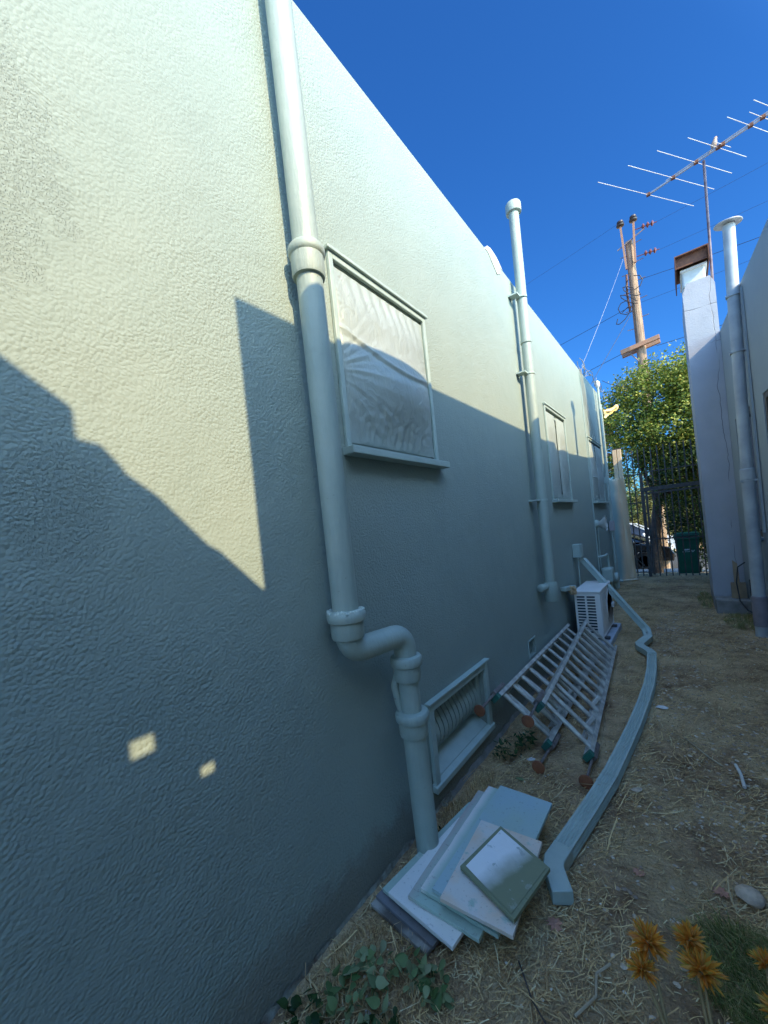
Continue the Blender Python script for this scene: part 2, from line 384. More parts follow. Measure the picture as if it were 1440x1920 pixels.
def dens_straw(x, y): 
    d = .5 + 1.5 * nz(x * 2.3, y * 1.6, 9) + .8 * nz(x * 7, y * 5, 2)
    if x > -.30 and 2.3 < y < 5.5: d *= .40
    return d
sb = scatter_blades(62000, .55, 11.5, .055, .0022, 1.75, dens=dens_straw)
sb2 = scatter_blades(2600, .6, 8, .12, .003, 1.6, .03, dens=dens_straw)
sb.add(sb2.v, sb2.f)
sb3 = scatter_blades(30000, .55, 9.5, .022, .0022, 1.6, .006); sb.add(sb3.v, sb3.f)
tag(sb.build('straw', m_straw), 'dry straw and grass clippings strewn over the brown yard', 'straw', kind='stuff')
m_peb = islands('pebbles', [(.28, .20, .14), (.50, .38, .27), (.70, .56, .40), (.32, .22, .14), (.80, .68, .52)], rough=.8)
pb = MB()
for _ in range(5200):
    y = .9 + 6.6 * rnd.random() ** 1.4; x = rnd.uniform(-.42, .75)
    if y < 2.3 and rnd.random() < .75: continue
    if rnd.random() > .5 + .9 * nz(x * 2, y * 1.5, 4): continue
    r = rnd.uniform(.0035, .011) * (1 + .06 * y); q = Matrix.Rotation(rnd.uniform(0, 6.3), 3, 'Z')
    sx, sy, sz = rnd.uniform(.7, 1.4), rnd.uniform(.7, 1.2), rnd.uniform(.35, .6); z = gh(x, y) + r * .12
    vs = []
    for (rr, hh) in ((.6, -.4), (1, 0.1), (.62, .8)):
        for k in range(6):
            a = k * math.pi / 3 + .3 * hh; v = q @ Vector((rr * sx * r * math.cos(a) * rnd.uniform(.85, 1.15), rr * sy * r * math.sin(a), hh * r * sz)); vs.append((x + v.x, y + v.y, z + v.z))
    pb.add(vs, [(i * 6 + k, i * 6 + (k + 1) % 6, (i + 1) * 6 + (k + 1) % 6, (i + 1) * 6 + k) for i in range(2) for k in range(6)] + [(12, 13, 14, 15, 16, 17)])
tag(pb.build('gravel', m_peb, smooth=60), 'fine grey brown gravel worked into the soil along the right of the yard', 'gravel', kind='stuff')
m_chips = islands('paint_chips', [(.46, .36, .24), (.66, .56, .42), (.82, .76, .62), (.5, .36, .22)], rough=.7)
ch = MB()
def chip(m, x, y, r, th=.0015, tilt=.25, n=6, asp=1.):
    q = Matrix.Rotation(rnd.uniform(-tilt, tilt), 3, 'X') @ Matrix.Rotation(rnd.uniform(-tilt, tilt), 3, 'Y') @ Matrix.Rotation(rnd.uniform(0, 6.3), 3, 'Z')
    z = gh(x, y) + .006 + r * .2; pl = []
    for k in range(n):
        a = 2 * math.pi * k / n; rr = r * rnd.uniform(.6, 1.15); v = q @ Vector((rr * math.cos(a) * asp, rr * math.sin(a), 0)); pl.append((x + v.x, y + v.y, z + v.z))
    m.prism(pl, (0, 0, th))
for _ in range(520):
    y = .7 + 9.5 * rnd.random() ** 1.7; x = rnd.uniform(-1.15, .6); chip(ch, x, y, rnd.uniform(.002, .0065) * (1 + .1 * y))
tag(ch.build('paint_chips', m_chips), 'scattered pale paint flakes and leaf bits on the soil', 'debris', kind='stuff')

# ================================================================== LEFT HOUSE
W = -1.25
house = empty('stucco_house', (W, 4, 0), 'sage green stucco house with long blank side wall lit by sun above', 'house')
WIN = [(1.40, 2.21, 2.06, 2.95), (5.02, 5.98, 1.85, 2.96), (7.72, 8.98, 1.85, 2.93)]
VENT = (1.87, 2.59, .15, .56); CRAWL = (3.62, 3.82, .31, .46)
Pw = lambda s_, z: Vector((W, s_, z))
sl_ = [-4, 0, 3.56, 3.97, 9.75]
wallb = MB().plate(Pw, sl_, [-.4, 4.14], WIN + [VENT, CRAWL], .22, (1, 0, 0))
wallb.build('wall', m_wall, house)
MB().box((-9, 9.53, -.7), (W - .222, 9.75, 4.14)).box((-9, -4, -.4), (-8.8, 9.53, 4.14)).build('rear_wall', m_wall, house)
MB().box((-8.79, -4, 3.7), (W - .223, 9.52, 3.85)).build('roof', m_concrete, house)
# broken plaster patch on the parapet top
pm = MB(); pts = []
prof = [(3.55, .0), (3.60, .055), (3.68, .075), (3.78, .070), (3.88, .045), (3.97, .0)]
pm.prism([(W + .004, y, 4.139 + h) for y, h in prof], (-.1, 0, 0))
pm.prism([(W, 3.60, 4.14), (W, 3.90, 4.14), (W, 3.88, 4.06), (W, 3.80, 4.02), (W, 3.70, 4.08)], (.006, 0, 0))
pm.build('parapet_patch', simple('bare_plaster', (.72, .70, .62), (.45, .43, .36), rough=.9, sc=25, bump=.01, bsc=30), house, label='crumbling patch of bare plaster on the parapet')
# exposed footing at the bottom of the wall
fb = MB(); fb.grid(lambda u, v: (W + .003 + (.012 * (1 - v)) + .010 * abs(nz(u * 60, v * 3, 2)), -1 + 3.0 * u, -.06 + .08 * v + .03 * nz(u * 40, 1, 1) * v), 150, 4)
fb.build('footing', simple('flaking_footing', (.36, .40, .34), (.15, .11, .08), rough=.9, sc=18, bump=.008, bsc=40), house, smooth=50)
fb = MB(); fb.grid(lambda u, v: (W + .003 + (.02 * (1 - v)) + .012 * abs(nz(u * 60, v * 3, 7)), 2.0 + 7.6 * u, -.08 + .09 * v + .03 * nz(u * 90, 1, 1) * v), 200, 4)
fb.build('footing', m_concrete, house, smooth=50)

def film_sheet(y0, y1, z0, z1, x, bulge, folds, seed, split=None):
    m = MB()
    def fn(u, v):
        e = (math.sin(math.pi * min(1, max(0, u))) ** .55) * (math.sin(math.pi * v) ** .5 if v < 1 else 0)
        low = math.exp(-((v - .36) / .30) ** 2)
        up = math.exp(-((v - .82) / .16) ** 2)
        b = bulge * e * (low + .45 * up)
        # folds fan out from the left edge and gather along the bottom
        a = math.atan2(v - .40, u + .12); rr = math.hypot(u + .12, v - .4)
        f = folds * 1.5 * nz(a * 9 + 3, rr * 1.2, seed + 21) * (1 + .6 * math.sin(a * 41 + 9 * nz(a * 2, rr, seed))) * math.exp(-rr * 1.9) * (nz(a * 6, rr, seed + 3) * .8 + .6)
        gat = folds * 1.2 * nz(u * 26, v * 7, seed + 9) * math.exp(-((v - .06) / .10) ** 2)
        gat2 = folds * .8 * nz(u * 20, v * 22, seed + 13) * math.exp(-((v - .12) / .12) ** 2)
        top = folds * .7 * math.sin(u * 60 + 8 * v) * math.exp(-((v - 1.0) / .16) ** 2)
        rg = folds * .8 * nz(u * 8, v * 26, seed + 2) * math.exp(-((u - 1) / .12) ** 2)
        ss = 0
        if split is not None:
            line = split - .10 * u - .10 * math.sin(math.pi * u)
            ss = folds * 1.1 * math.exp(-((v - line) / .016) ** 2) - folds * .7 * math.exp(-((v - line + .03) / .02) ** 2)
        x_ = x + b + (f + gat + gat2 + top + rg + ss) * min(1, e * 2 + .15)
        return (x_, y0 + (y1 - y0) * u, z0 + (z1 - z0) * v)
    m.grid(fn, 110, 130); return m
def window(i, y0, y1, z0, z1, mull=False):
    w = MB(); fr = .055
    x0, x1 = W - .10, W + .018
    a, b, c_, d = y0 - .0, y1, z0, z1
    # frame sits inside the opening; casing bead proud of the wall
    w.box((x0, a + .001, c_ + .001), (W - .02, a + fr, d - .001)).box((x0, b - fr, c_ + .001), (W - .02, b - .001, d - .001))
    w.box((x0, a + fr, d - fr), (W - .02, b - fr, d - .001)).box((x0, a + fr, c_ + .001), (W - .02, b - fr, c_ + fr))
    if mull: w.box((x0, (a + b) / 2 - .04, c_ + fr), (W - .022, (a + b) / 2 + .04, d - fr))
    fo = w.build('window', m_paintd, house, bevel=.003)
    k = MB()
    k.box((W + .001, a - .032, c_ - .02), (W + .020, a - .002, d + .032)).box((W + .001, b + .002, c_ - .02), (W + .020, b + .032, d + .032))
    k.box((W + .001, a - .002, d + .002), (W + .020, b + .002, d + .032))
    k.build('casing', m_paintd, fo, bevel=.004)
    MB().box((W + .001, a - .045, d + .033), (W + .034, b + .045, d + .050)).box((W + .001, a - .04, d + .0505), (W + .024, b + .04, d + .058)).build('head_trim', m_paintd, fo, bevel=.003)
    s_ = MB(); s_.box((W - .09, a - .0, c_ - .045), (W + .075, b + .0, c_ - .0215)) if False else None
    s_.box((W + .001, a - .05, c_ - .062), (W + .072, b + .075, c_ - .024))
    s_.build('sill', m_paintd, fo, bevel=.004)
    MB().box((x0 - .03, a + fr, c_ + fr), (x0 - .02, b - fr, d - fr)).build('pane', m_pane, fo)
    return fo
fo = window(0, *WIN[0])
film_sheet(WIN[0][0] + .004, WIN[0][1] - .004, WIN[0][2] + .008, WIN[0][3] - .018, W + .003, .085, .0075, 1, split=.66).build('plastic_sheet', m_film, fo, smooth=60)
fo = window(1, *WIN[1], mull=True)
film_sheet(WIN[1][0] + .004, 5.47, WIN[1][2] + .004, WIN[1][3] - .03, W + .002, .035, .009, 5).build('plastic_sheet', m_film, fo, smooth=60)
film_sheet(5.53, WIN[1][1] - .004, WIN[1][2] + .004, WIN[1][3] - .03, W + .002, .035, .009, 8).build('plastic_sheet', m_film, fo, smooth=60)
fo = window(2, *WIN[2], mull=True)
film_sheet(WIN[2][0] + .004, 8.30, WIN[2][2] + .004, WIN[2][3] - .03, W + .002, .05, .012, 15).build('plastic_sheet', m_film, fo, smooth=60)
film_sheet(8.38, WIN[2][1] - .004, WIN[2][2] + .004, WIN[2][3] - .03, W + .002, .05, .012, 18).build('plastic_sheet', m_film, fo, smooth=60)

# foundation vent with curved louvres
y0, y1, z0, z1 = VENT
v = MB()
v.box((W + .001, y0 - .05, z0 - .005), (W + .024, y0 - .001, z1 + .05)).box((W + .001, y1 + .001, z0 - .005), (W + .024, y1 + .05, z1 + .05)).box((W + .001, y0 - .001, z1 + .001), (W + .024, y1 + .001, z1 + .05))
v.box((W - .09, y1 - .05, z0 + .08), (W - .03, y1 - .002, z1 - .001))
vo = v.build('foundation_vent', m_paintd, house, bevel=.003)
MB().box((W + .001, y0 - .065, z1 + .051), (W + .040, y1 + .065, z1 + .063)).build('head_trim', m_paintd, vo, bevel=.003)
sl2 = MB(); sl2.prism([(W - .16, y0 + .002, z0 + .10), (W + .0, y0 + .002, z0 + .012), (W + .0, y0 + .002, z0 + .002), (W - .16, y0 + .002, z0 + .002)], (0, y1 - y0 - .004, 0))
sl2.prism([(W + .001, y0 - .062, z0 + .011), (W + .001, y0 - .062, z0 - .035), (W + .034, y0 - .062, z0 - .04), (W + .034, y0 - .062, z0 - .006)], (0, y1 - y0 + .124, 0))
sl2.build('sill', m_paintd, vo, bevel=.003)
lv = MB(); n = 13
for k in range(n):
    yc = y0 + .035 + (y1 - y0 - .12) * k / (n - 1)
    path = [(W - .105 + .085 * math.sin(math.pi * min(1, (q / 14)) ** 1.35) , yc, z1 + .01 - (z1 - z0 - .065) * q / 14) for q in range(15)]
    lv.sweep(path, [(-.0035, -.020), (.0035, -.020), (.0035, .020), (-.0035, .020)], up=(0, 1, 0))
lv.build('louvers', m_paint, vo, smooth=50)
MB().box((W - .215, y0 - .01, z0 - .01), (W - .205, y1 + .01, z1 + .01)).build('backing', simple('teal_vent_back', (.10, .17, .18), rough=.8), vo)
y0, y1, z0, z1 = CRAWL
cv = MB().box((W - .05, y0 + .001, z0 + .001), (W - .035, y1 - .001, z1 - .001)).build('crawl_vent', simple('dark_vent_paint', (.20, .25, .23), rough=.7), house)
MB().box((W + .001, y0 - .01, z1 + .001), (W + .008, y1 + .01, z1 + .012)).box((W + .001, y0 - .012, z0), (W + .008, y0 - .001, z1)).build('frame', m_paintd, cv)
# vertical trims near the far corner of the house
MB().box((W + .001, 7.56, .2), (W + .014, 7.60, 4.05)).build('corner_trim', m_paintd, house)
MB().box((W + .001, 9.42, .0), (W + .05, 9.50, 3.9)).build('corner_trim', m_paintd, house)

# ================================================================== PIPES ON THE LEFT WALL
pp = empty('drainpipe', (-1.16, 1.17, 0), 'thick sage painted cast iron drainpipe with an offset bend near the vent', 'drainpipe')
X1 = -1.155
MB().tube([(X1, 1.12, 4.9), (X1, 1.15, 2.9), (X1, 1.165, 1.27)], .055, 32).build('upper_pipe', m_paint, pp, smooth=50)
MB().lathe((X1, 1.15, 2.70), [(.056, 0), (.066, .0), (.069, .01), (.069, .085), (.074, .09), (.077, .1), (.077, .118), (.070, .128), (.056, .130)], 32).build('coupling', m_paint, pp, smooth=40)
# ragged caulk + hub
def hub(c, ring=True, s_=1):
    m = MB(); m.lathe(c, [(.054 * s_, -.085), (.066 * s_, -.080), (.070 * s_, -.07), (.070 * s_, -.012), (.080 * s_, -.006), (.083 * s_, .006), (.083 * s_, .026), (.076 * s_, .036), (.056 * s_, .040)], 32); return m
hub((X1, 1.165, 1.265)).build('hub', m_paint, pp, smooth=40)
cb = MB()
for k in range(70):
    a = rnd.uniform(0, 6.3); r = .066 + rnd.uniform(-.006, .012); cb.lathe((X1 + r * math.cos(a), 1.165 + r * math.sin(a), 1.298 + rnd.uniform(-.004, .004)), [(.001, -.006), (.008, 0), (.006, .006), (.001, .009)], 7)
cb.build('caulk', simple('ragged_caulk', (.52, .56, .48), (.42, .48, .41), rough=.8, sc=60, bump=.004), pp, smooth=60)
# offset: down, across, down
XA, YA = X1, 1.165; XB, YB = -1.115, 1.50
e = Vector((XB - XA, YB - YA, 0)); eL = e.length; e.normalize(); dn = Vector((0, 0, -1)); rr = .072
c1 = Vector((XA, YA, 1.195)) + e * rr; p = [Vector((XA, YA, 1.20))] + arc(c1, rr, math.pi, math.pi * 1.5, e, Vector((0, 0, 1)), 10)
c2 = Vector((XB, YB, 1.046)) - e * rr
p2 = arc(c2, rr, math.pi / 2, 0, e, Vector((0, 0, 1)), 10) + [Vector((XB, YB, .97))]
MB().tube(p + p2, .054, 28, up=(1, 0, 0)).build('offset_bend', m_paint, pp, smooth=60)
hub((XB, YB, .975), s_=.95).build('hub', m_paint, pp, smooth=40)
MB().tube([(XB, YB, .91), (XB, YB + .005, .70)], .050, 28).build('middle_pipe', m_paint, pp, smooth=50)
hub((XB, YB + .005, .705), s_=1.0).build('hub', m_paint, pp, smooth=40)
MB().tube([(XB, YB + .005, .65), (XB, YB + .03, -.1)], .056, 28).build('lower_pipe', m_paint, pp, smooth=50)
MB().tube([(XB - .03, YB - .03, .95), (XB - .05, YB - .045, .87), (XB - .05, YB - .03, .79), (XB - .03, YB - .01, .69)], .018, 16).build('strap_brace', m_paint, pp, smooth=60)

vp = empty('vent_pipe', (-1.15, 4.2, 0), 'tall slim sage vent pipe with a capped end rising past the roof', 'vent pipe')
X2 = -1.155
MB().tube([(X2, 4.23, 4.85), (X2, 4.20, 2.5), (X2, 4.20, .80)], .050, 28).build('pipe', m_paint, vp, smooth=50)
MB().lathe((X2, 4.235, 4.83), [(.058, -.02), (.076, -.01), (.078, 0), (.078, .075), (.070, .088), (.01, .092)], 28).build('cap', m_paint, vp, smooth=40)
for z in (3.46, 2.36):
    MB().lathe((X2, 4.205, z), [(.0505, -.02), (.054, -.018), (.054, .018), (.0505, .02)], 28).build('joint', m_paint, vp, smooth=40)
for z in (3.92, 3.12, 1.80):
    MB().lathe((X2, 4.205, z), [(.051, -.009), (.055, -.009), (.055, .009), (.051, .009)], 28).box((W + .001, 4.07, z - .007), (X2, 4.165, z + .007)).build('clamp', m_paintd, vp, smooth=40)
MB().lathe((X2, 4.20, .80), [(.062, -.06), (.068, -.05), (.068, .12), (.060, .14)], 28).build('tee', m_paint, vp, smooth=40)
MB().tube([(X2 - .02, 4.17, .90), (X2 - .05, 4.05, .90)], .035, 18).lathe((X2 - .05, 4.05, .90), [(.040, -.03), (.042, 0), (.036, .02), (.01, .03)], 16, (-.3, -1, 0)).build('cleanout', m_paint, vp, smooth=40)

eb = empty('electrical_box', (-1.2, 5.8, 1.02), 'small sage disconnect box on the wall above the outdoor cooling unit', 'electrical box')
MB().box((W + .001, 5.74, 1.03), (W + .10, 5.88, 1.21)).build('box', m_paintd, eb, bevel=.006)
MB().box((W + .101, 5.75, 1.04), (W + .112, 5.87, 1.205)).build('cover', m_paintd, eb, bevel=.004)
MB().tube([(W + .05, 5.81, 1.03), (W + .04, 5.83, .62)], .010, 10).build('conduit', m_paintd, eb, smooth=60)

ls = empty('line_set', (-1.2, 5.1, .7), 'short sage line cover with ragged orange foam beside the cooling unit', 'pipe')
MB().bar((W + .035, 4.93, .735), (W + .06, 5.35, .695), .07, .05).build('line_cover', m_paintd, ls, bevel=.008)
fm = MB()
for k in range(26):
    a = rnd.uniform(0, 6.3); fm.lathe((W + .085 + rnd.uniform(-.02, .035), 5.12 + rnd.uniform(-.03, .05), .705 + rnd.uniform(-.05, .03)), [(.003, -.02), (.02, -.008), (.022, .006), (.004, .02)], 8, (rnd.uniform(-1, 1), rnd.uniform(-1, 1), 1))
fm.build('foam', m_foam, ls, smooth=60)

ml = empty('wrapped_lamp', (-1.2, 7.7, 1.4), 'round wall lamp wrapped in cloudy plastic below the far window', 'wall lamp')
MB().lathe((W + .001, 7.7, 1.42), [(.07, 0), (.075, .02), (.06, .045)], 20, (1, 0, 0)).build('base', m_paintd, ml, smooth=50)
fm = MB(); fm.grid(lambda u, v: (W + .03 + .13 * math.sin(math.pi * v) ** .6 * (1 + .25 * nz(u * 9, v * 8, 3)), 7.7 + (.10 + .02 * nz(u * 7, v * 6)) * math.cos(2 * math.pi * u) * math.sin(math.pi * (.08 + .84 * v)) , 1.42 + .13 * math.sin(2 * math.pi * u) * math.sin(math.pi * (.08 + .84 * v)) + .02 * nz(u * 12, v * 9, 7)), 30, 16)
fm.build('plastic_wrap', film('cloudy_wrap', (.72, .72, .66), .2), ml, smooth=70)
MB().tube([(W + .03, 7.7, 1.34), (W + .02, 7.71, .95), (W + .02, 7.7, .5)], .008, 8).build('conduit', m_paintd, ml, smooth=60)

gm = empty('gas_meter', (-1.1, 7.9, .3), 'sage painted gas meter and pipes low on the wall before the gate', 'gas meter')
MB().box((W + .05, 7.42, .42), (W + .22, 7.68, .66)).build('meter_body', m_paintd, gm, bevel=.03)
MB().tube([(W + .04, 7.35, .86), (W + .14, 7.40, .88)] + arc((W + .14, 7.6, .80), .085, math.pi / 2, 0, (0, 1, 0), (0, 0, 1), 6) + [(W + .14, 7.70, .5), (W + .14, 7.72, .25)], .018, 12).build('pipe', m_paintd, gm, smooth=60)
MB().lathe((W + .22, 7.80, .45), [(.02, -.05), (.085, -.03), (.09, 0), (.085, .03), (.02, .05)], 20, (1, 0, 0)).tube([(W + .14, 7.8, .62), (W + .14, 7.8, .12)], .02, 12).build('regulator', m_paintd, gm, smooth=50)
MB().tube([(W + .1, 7.9, .40), (W + .30, 7.95, .36)], .022, 12).lathe((W + .2, 7.92, .3), [(.03, -.08), (.05, -.05), (.05, .05), (.03, .08)], 16).build('valve', m_paintd, gm, smooth=50)

hc = empty('wall_conduit', (-1.2, 9.1, 0), 'thin pale electrical mast standing at the far corner of the house', 'conduit')
MB().tube([(W + .06, 9.1, 4.25), (W + .06, 9.1, 2.35), (W + .06, 9.08, .55)], .022, 12).build('mast', m_paintd, hc, smooth=60)
MB().lathe((W + .06, 9.1, 4.22), [(.025, -.05), (.045, -.02), (.04, .06), (.01, .09)], 14).build('weather_head', simple('pale_head', (.75, .73, .68), rough=.6), hc, smooth=50)
MB().box((W + .02, 9.04, 1.22), (W + .11, 9.15, 1.42)).build('junction_box', simple('pinkish_box', (.42, .38, .38), rough=.6), hc, bevel=.006)
MB().box((W + .004, 9.07, 2.20), (W + .10, 9.13, 2.32)).build('bracket', m_paintd, hc, bevel=.004)
for k, (ya, yb) in enumerate(((7.62, 8.2), (7.9, 9.0))):
    pass
cw = MB()
for k in range(7):
    y = 7.5 + rnd.uniform(0, 1.6); P_ = []
    x = W + rnd.uniform(0, .06); z = 4.14
    for q in range(12):
        P_.append((x + .1 * math.sin(q * .9 + k) * (.3 + .1 * q / 12), y + q * .13 * (1 if k % 2 else .6), z + .02 + .16 * abs(math.sin(q * .55 + k * 1.3)) * (1 if q < 9 else .6)))
    cw.tube(P_, .005, 5)
for k in range(4):
    cw.tube([(W + .02, 7.5 + .07 * k, 4.15), (W + .02, 7.62 + .1 * k, 3.6), (W + .015, 7.9 + .22 * k, 2.98)], .004, 5)
tag(cw.build('loose_wires', simple('pale_cable', (.30, .30, .27), rough=.7), smooth=60), 'tangle of loose cables curling over the far roof corner', 'wires')
fl = MB(); fl.grid(lambda u, v: (W + .05 + .26 * u, 9.65 + .2 * u + .03 * math.sin(6 * v), 3.72 + .14 * u + .09 * nz(u * 3, v * 3, 1) + (.16 - .1 * u) * (v - .5)), 14, 8)
tag(fl.build('flag', simple('yellow_cloth', (.80, .52, .12), (.75, .62, .40), rough=.7), smooth=70, solid=.004), 'small yellow and cream pennant fluttering off the far house corner', 'flag')

# ================================================================== AC UNIT
ax0, ax1, ay0, ay1, az0, az1 = -1.155, -.872, 5.17, 5.97, .105, .665
ac = empty('cooling_unit', (-1.01, 5.57, .1), 'off white outdoor cooling unit with slotted side beside the wall', 'air conditioner')
b = MB(); T = .02
b.box((ax0, ay0 + T, az0), (ax1, ay1, az0 + T)).box((ax1 - T, ay0 + T, az0 + T), (ax1, ay1, az1 - T)).box((ax0, ay1 - T, az0 + T), (ax1 - T, ay1, az1 - T))
b.build('casing', m_ac, ac, bevel=.006)
MB().box((ax0 - .008, ay0 - .008, az1 - T + .001), (ax1 + .008, ay1 + .006, az1 + .012)).build('lid', m_ac, ac, bevel=.01)
gm_ = MB(); Pg = lambda s_, z: Vector((s_, ay0, z)); holes = []
nr = 13; gz0, gz1 = az0 + .045, az1 - .05
for cidx in range(2):
    xa = ax0 + .022 + cidx * .112; xb = xa + .092
    for k in range(nr):
        h = (gz1 - gz0) / nr; holes.append((round(xa, 4), round(xb, 4), round(gz0 + h * k + h * .24, 4), round(gz0 + h * (k + 1) - h * .12, 4)))
MB().plate(Pg, [ax0, ax1], [az0, az1 - T], holes, .02, (0, -1, 0)).build('side_grille', m_ac, ac)
MB().box((ax0 + .01, ay0 + .06, az0 + .03), (ax0 + .23, ay0 + .075, az1 - .03)).build('coil', simple('dark_fins', (.02, .026, .05), rough=.5), ac)
MB().box((ax1 + .001, ay0 + .05, az0 + .08), (ax1 + .006, ay0 + .36, az1 - .045)).build('front_panel', m_ac, ac, bevel=.003)
fg = MB()
for k in range(9): fg.lathe((ax1 + .006, ay0 + .58, (az0 + az1) / 2), [(.03 + .024 * k - .002, 0), (.03 + .024 * k + .002, 0), (.03 + .024 * k + .002, .005), (.03 + .024 * k - .002, .005)], 32, (1, 0, 0))
for k in range(8):
    a = math.pi * k / 8; fg.bar((ax1 + .009, ay0 + .58 - .23 * math.cos(a), (az0 + az1) / 2 - .23 * math.sin(a)), (ax1 + .009, ay0 + .58 + .23 * math.cos(a), (az0 + az1) / 2 + .23 * math.sin(a)), .004, .004, (1, 0, 0))
fg.build('fan_guard', m_ac, ac)
MB().box((ax1 + .006, ay1 - .12, .34), (ax1 + .04, ay1 - .02, .40)).build('valve_cover', m_ac, ac, bevel=.008)
for y in (ay0 + .1, ay1 - .1): MB().box((ax0 + .0, y - .03, .074), (ax1 + .05, y + .03, .104)).build('foot', m_black, ac, bevel=.004)
tag(MB().box((-1.22, 5.08, -.05), (-.80, 6.10, .072)).build('equipment_pad', m_pad, bevel=.01), 'pale grey plastic pad under the outdoor cooling unit', 'pad')

# ================================================================== LADDERS
def ladder(name, label, L0, L1, U0, U1, nr, ext):
    L0, L1, U0, U1 = map(Vector, (L0, L1, U0, U1)); o = empty(name, tuple(L0), label, 'ladder', 'aluminium extension ladders piled by the wall')
    ax = (L1 - L0).normalized(); ac_ = (U0 - L0).normalized(); nr_ = ax.cross(ac_).normalized()
    if nr_.x < 0: nr_ = -nr_
    for (a, b) in ((L0, L1), (U0, U1)):
        inw = ac_ if a is L0 else -ac_
        c = MB(); hgt = .062
        prof = lambda s0: None
        c.bar(a, b, .004, hgt, nr_) ; c.bar(a + inw * .012 + nr_ * hgt / 2, b + inw * .012 + nr_ * hgt / 2, .028, .004, nr_); c.bar(a + inw * .012 - nr_ * hgt / 2, b + inw * .012 - nr_ * hgt / 2, .028, .004, nr_)
        c.build('side_rail', m_alu, o)
        # fly section rail, stacked behind
        s0 = a - nr_ * .058 + inw * .022 + ax * .30; s1 = b - nr_ * .058 + inw * .022 - ax * .02
        c = MB(); c.bar(s0, s1, .004, .052, nr_); c.bar(s0 + inw * .010 + nr_ * .026, s1 + inw * .010 + nr_ * .026, .024, .004, nr_); c.bar(s0 + inw * .010 - nr_ * .026, s1 + inw * .010 - nr_ * .026, .024, .004, nr_)
        c.build('fly_rail', m_alu, o)
        MB().bar(a - ax * .012 + inw * .010, a + ax * .03 + inw * .010, .036, hgt + .008, nr_).build('end_cap', m_green, o, bevel=.003)
        # leveller leg and round rusty foot
        q0 = a + ax * .16 - inw * .02; q1 = a - ax * ext - inw * .01 - Vector((0, 0, .0))
        if a is L0: q1.z = max(q1.z, .035)
        lg = MB().tube([q0, q1], .009, 10).build('leveler_leg', m_steel, o, smooth=60)
        MB().bar(a + ax * .02 - inw * .022, a + ax * .20 - inw * .022, .028, .05, nr_).build('leveler_bracket', m_steel, o, bevel=.004)
        dd = (q1 - q0).normalized()
        MB().lathe(q1, [(.018, -.012), (.030, -.008), (.038, .0), (.040, .006), (.038, .013), (.01, .018)], 22, dd).build('foot_pad', m_orange, lg, smooth=40)
    Ld = (L1 - L0).length
    for k in range(nr):
        f = (.12 + k * (Ld - .2) / (nr - 1)) / Ld
        a, b = L0.lerp(L1, f), U0.lerp(U1, f)
        MB().tube([a, b], .0165, 12).build('rung', m_alu, o, smooth=50)
        if k and f < .97:
            sh = -nr_ * .06 - ax * .06
            MB().tube([a.lerp(b, .06) + sh, a.lerp(b, .94) + sh], .0145, 12).build('rung', m_alu, o, smooth=50)
        if k in (2, 4): MB().bar(a.lerp(b, .12) + nr_ * .02, a.lerp(b, .12) - nr_ * .06 - ax * .05, .03, .05, ax).build('rung_lock', m_alu, o, bevel=.004)
    return o
ladder('extension_ladder', 'paint spotted aluminium ladder lying against the wall behind another ladder', (-.86, 2.67, .05), (-.87, 4.85, .05), (-1.19, 2.63, .345), (-1.19, 4.80, .335), 11, .24)
ladder('extension_ladder', 'front aluminium ladder of the pair lying nearest the fallen downspout', (-.60, 2.66, .05), (-.745, 5.03, .05), (-.90, 2.68, .315), (-1.005, 4.90, .385), 13, .24)

# ================================================================== DOWNSPOUT
wd2, hd = .040, .030
prof = []
for sgn, (ax_, bx) in ((1, ((-1, -1), (1, -1))), (1, ((1, -1), (1, 1))), (1, ((1, 1), (-1, 1))), (1, ((-1, 1), (-1, -1)))):
    n = 26
    for k in range(n):
        f = k / n; x = (ax_[0] + (bx[0] - ax_[0]) * f) * wd2; y = (ax_[1] + (bx[1] - ax_[1]) * f) * hd
        rib = (.0055 * (math.sin((f - .14) / .72 * math.pi * 4) ** 2)) if .14 < f < .86 else 0
        nx, ny = (0, -1) if ax_[1] == bx[1] == -1 else (1, 0) if ax_[0] == bx[0] == 1 else (0, 1) if ax_[1] == 1 == bx[1] else (-1, 0)
        prof.append((x - nx * rib, y - ny * rib))
ds = empty('downspout', (-.45, 3, 0), 'long bent sage green metal downspout lying on the ground', 'downspout')
path = [(-1.165, 5.93, .985), (-.485, 5.62, .135), (-.46, 5.50, .085)]
MB().sweep(path[:3], prof, up=(.8, -.2, .6)).build('upper_length', m_spout, ds, smooth=30)
plain = [(-.042, -.032), (.042, -.032), (.042, .032), (-.042, .032)]
MB().sweep([(-.475, 5.56, .105), (-.455, 5.44, .07), (-.52, 5.16, .06), (-.505, 5.08, .06), (-.41, 4.92, .058), (-.385, 4.84, .056)], plain, up=(0, 0, 1)).build('elbow', m_spout, ds, smooth=30, bevel=.004)
lp = [(-.39, 4.88, .052), (-.365, 4.4, .048), (-.362, 4.0, .045), (-.378, 3.6, .045), (-.402, 3.2, .045), (-.432, 2.85, .046), (-.465, 2.5, .046), (-.515, 2.16, .047), (-.572, 1.81, .049)]
MB().sweep(lp, prof).build('lower_length', m_spout, ds, smooth=30)
MB().sweep([(-.567, 1.84, .050), (-.582, 1.74, .052), (-.575, 1.70, .052), (-.515, 1.60, .045)], plain).build('end_elbow', m_spout, ds, smooth=30, bevel=.004)
MB().sweep([(-.462, 2.52, .047), (-.480, 2.40, .047)], [(x * 1.03, y * 1.03) for x, y in prof]).build('joint_sleeve', m_spout, ds, smooth=30)

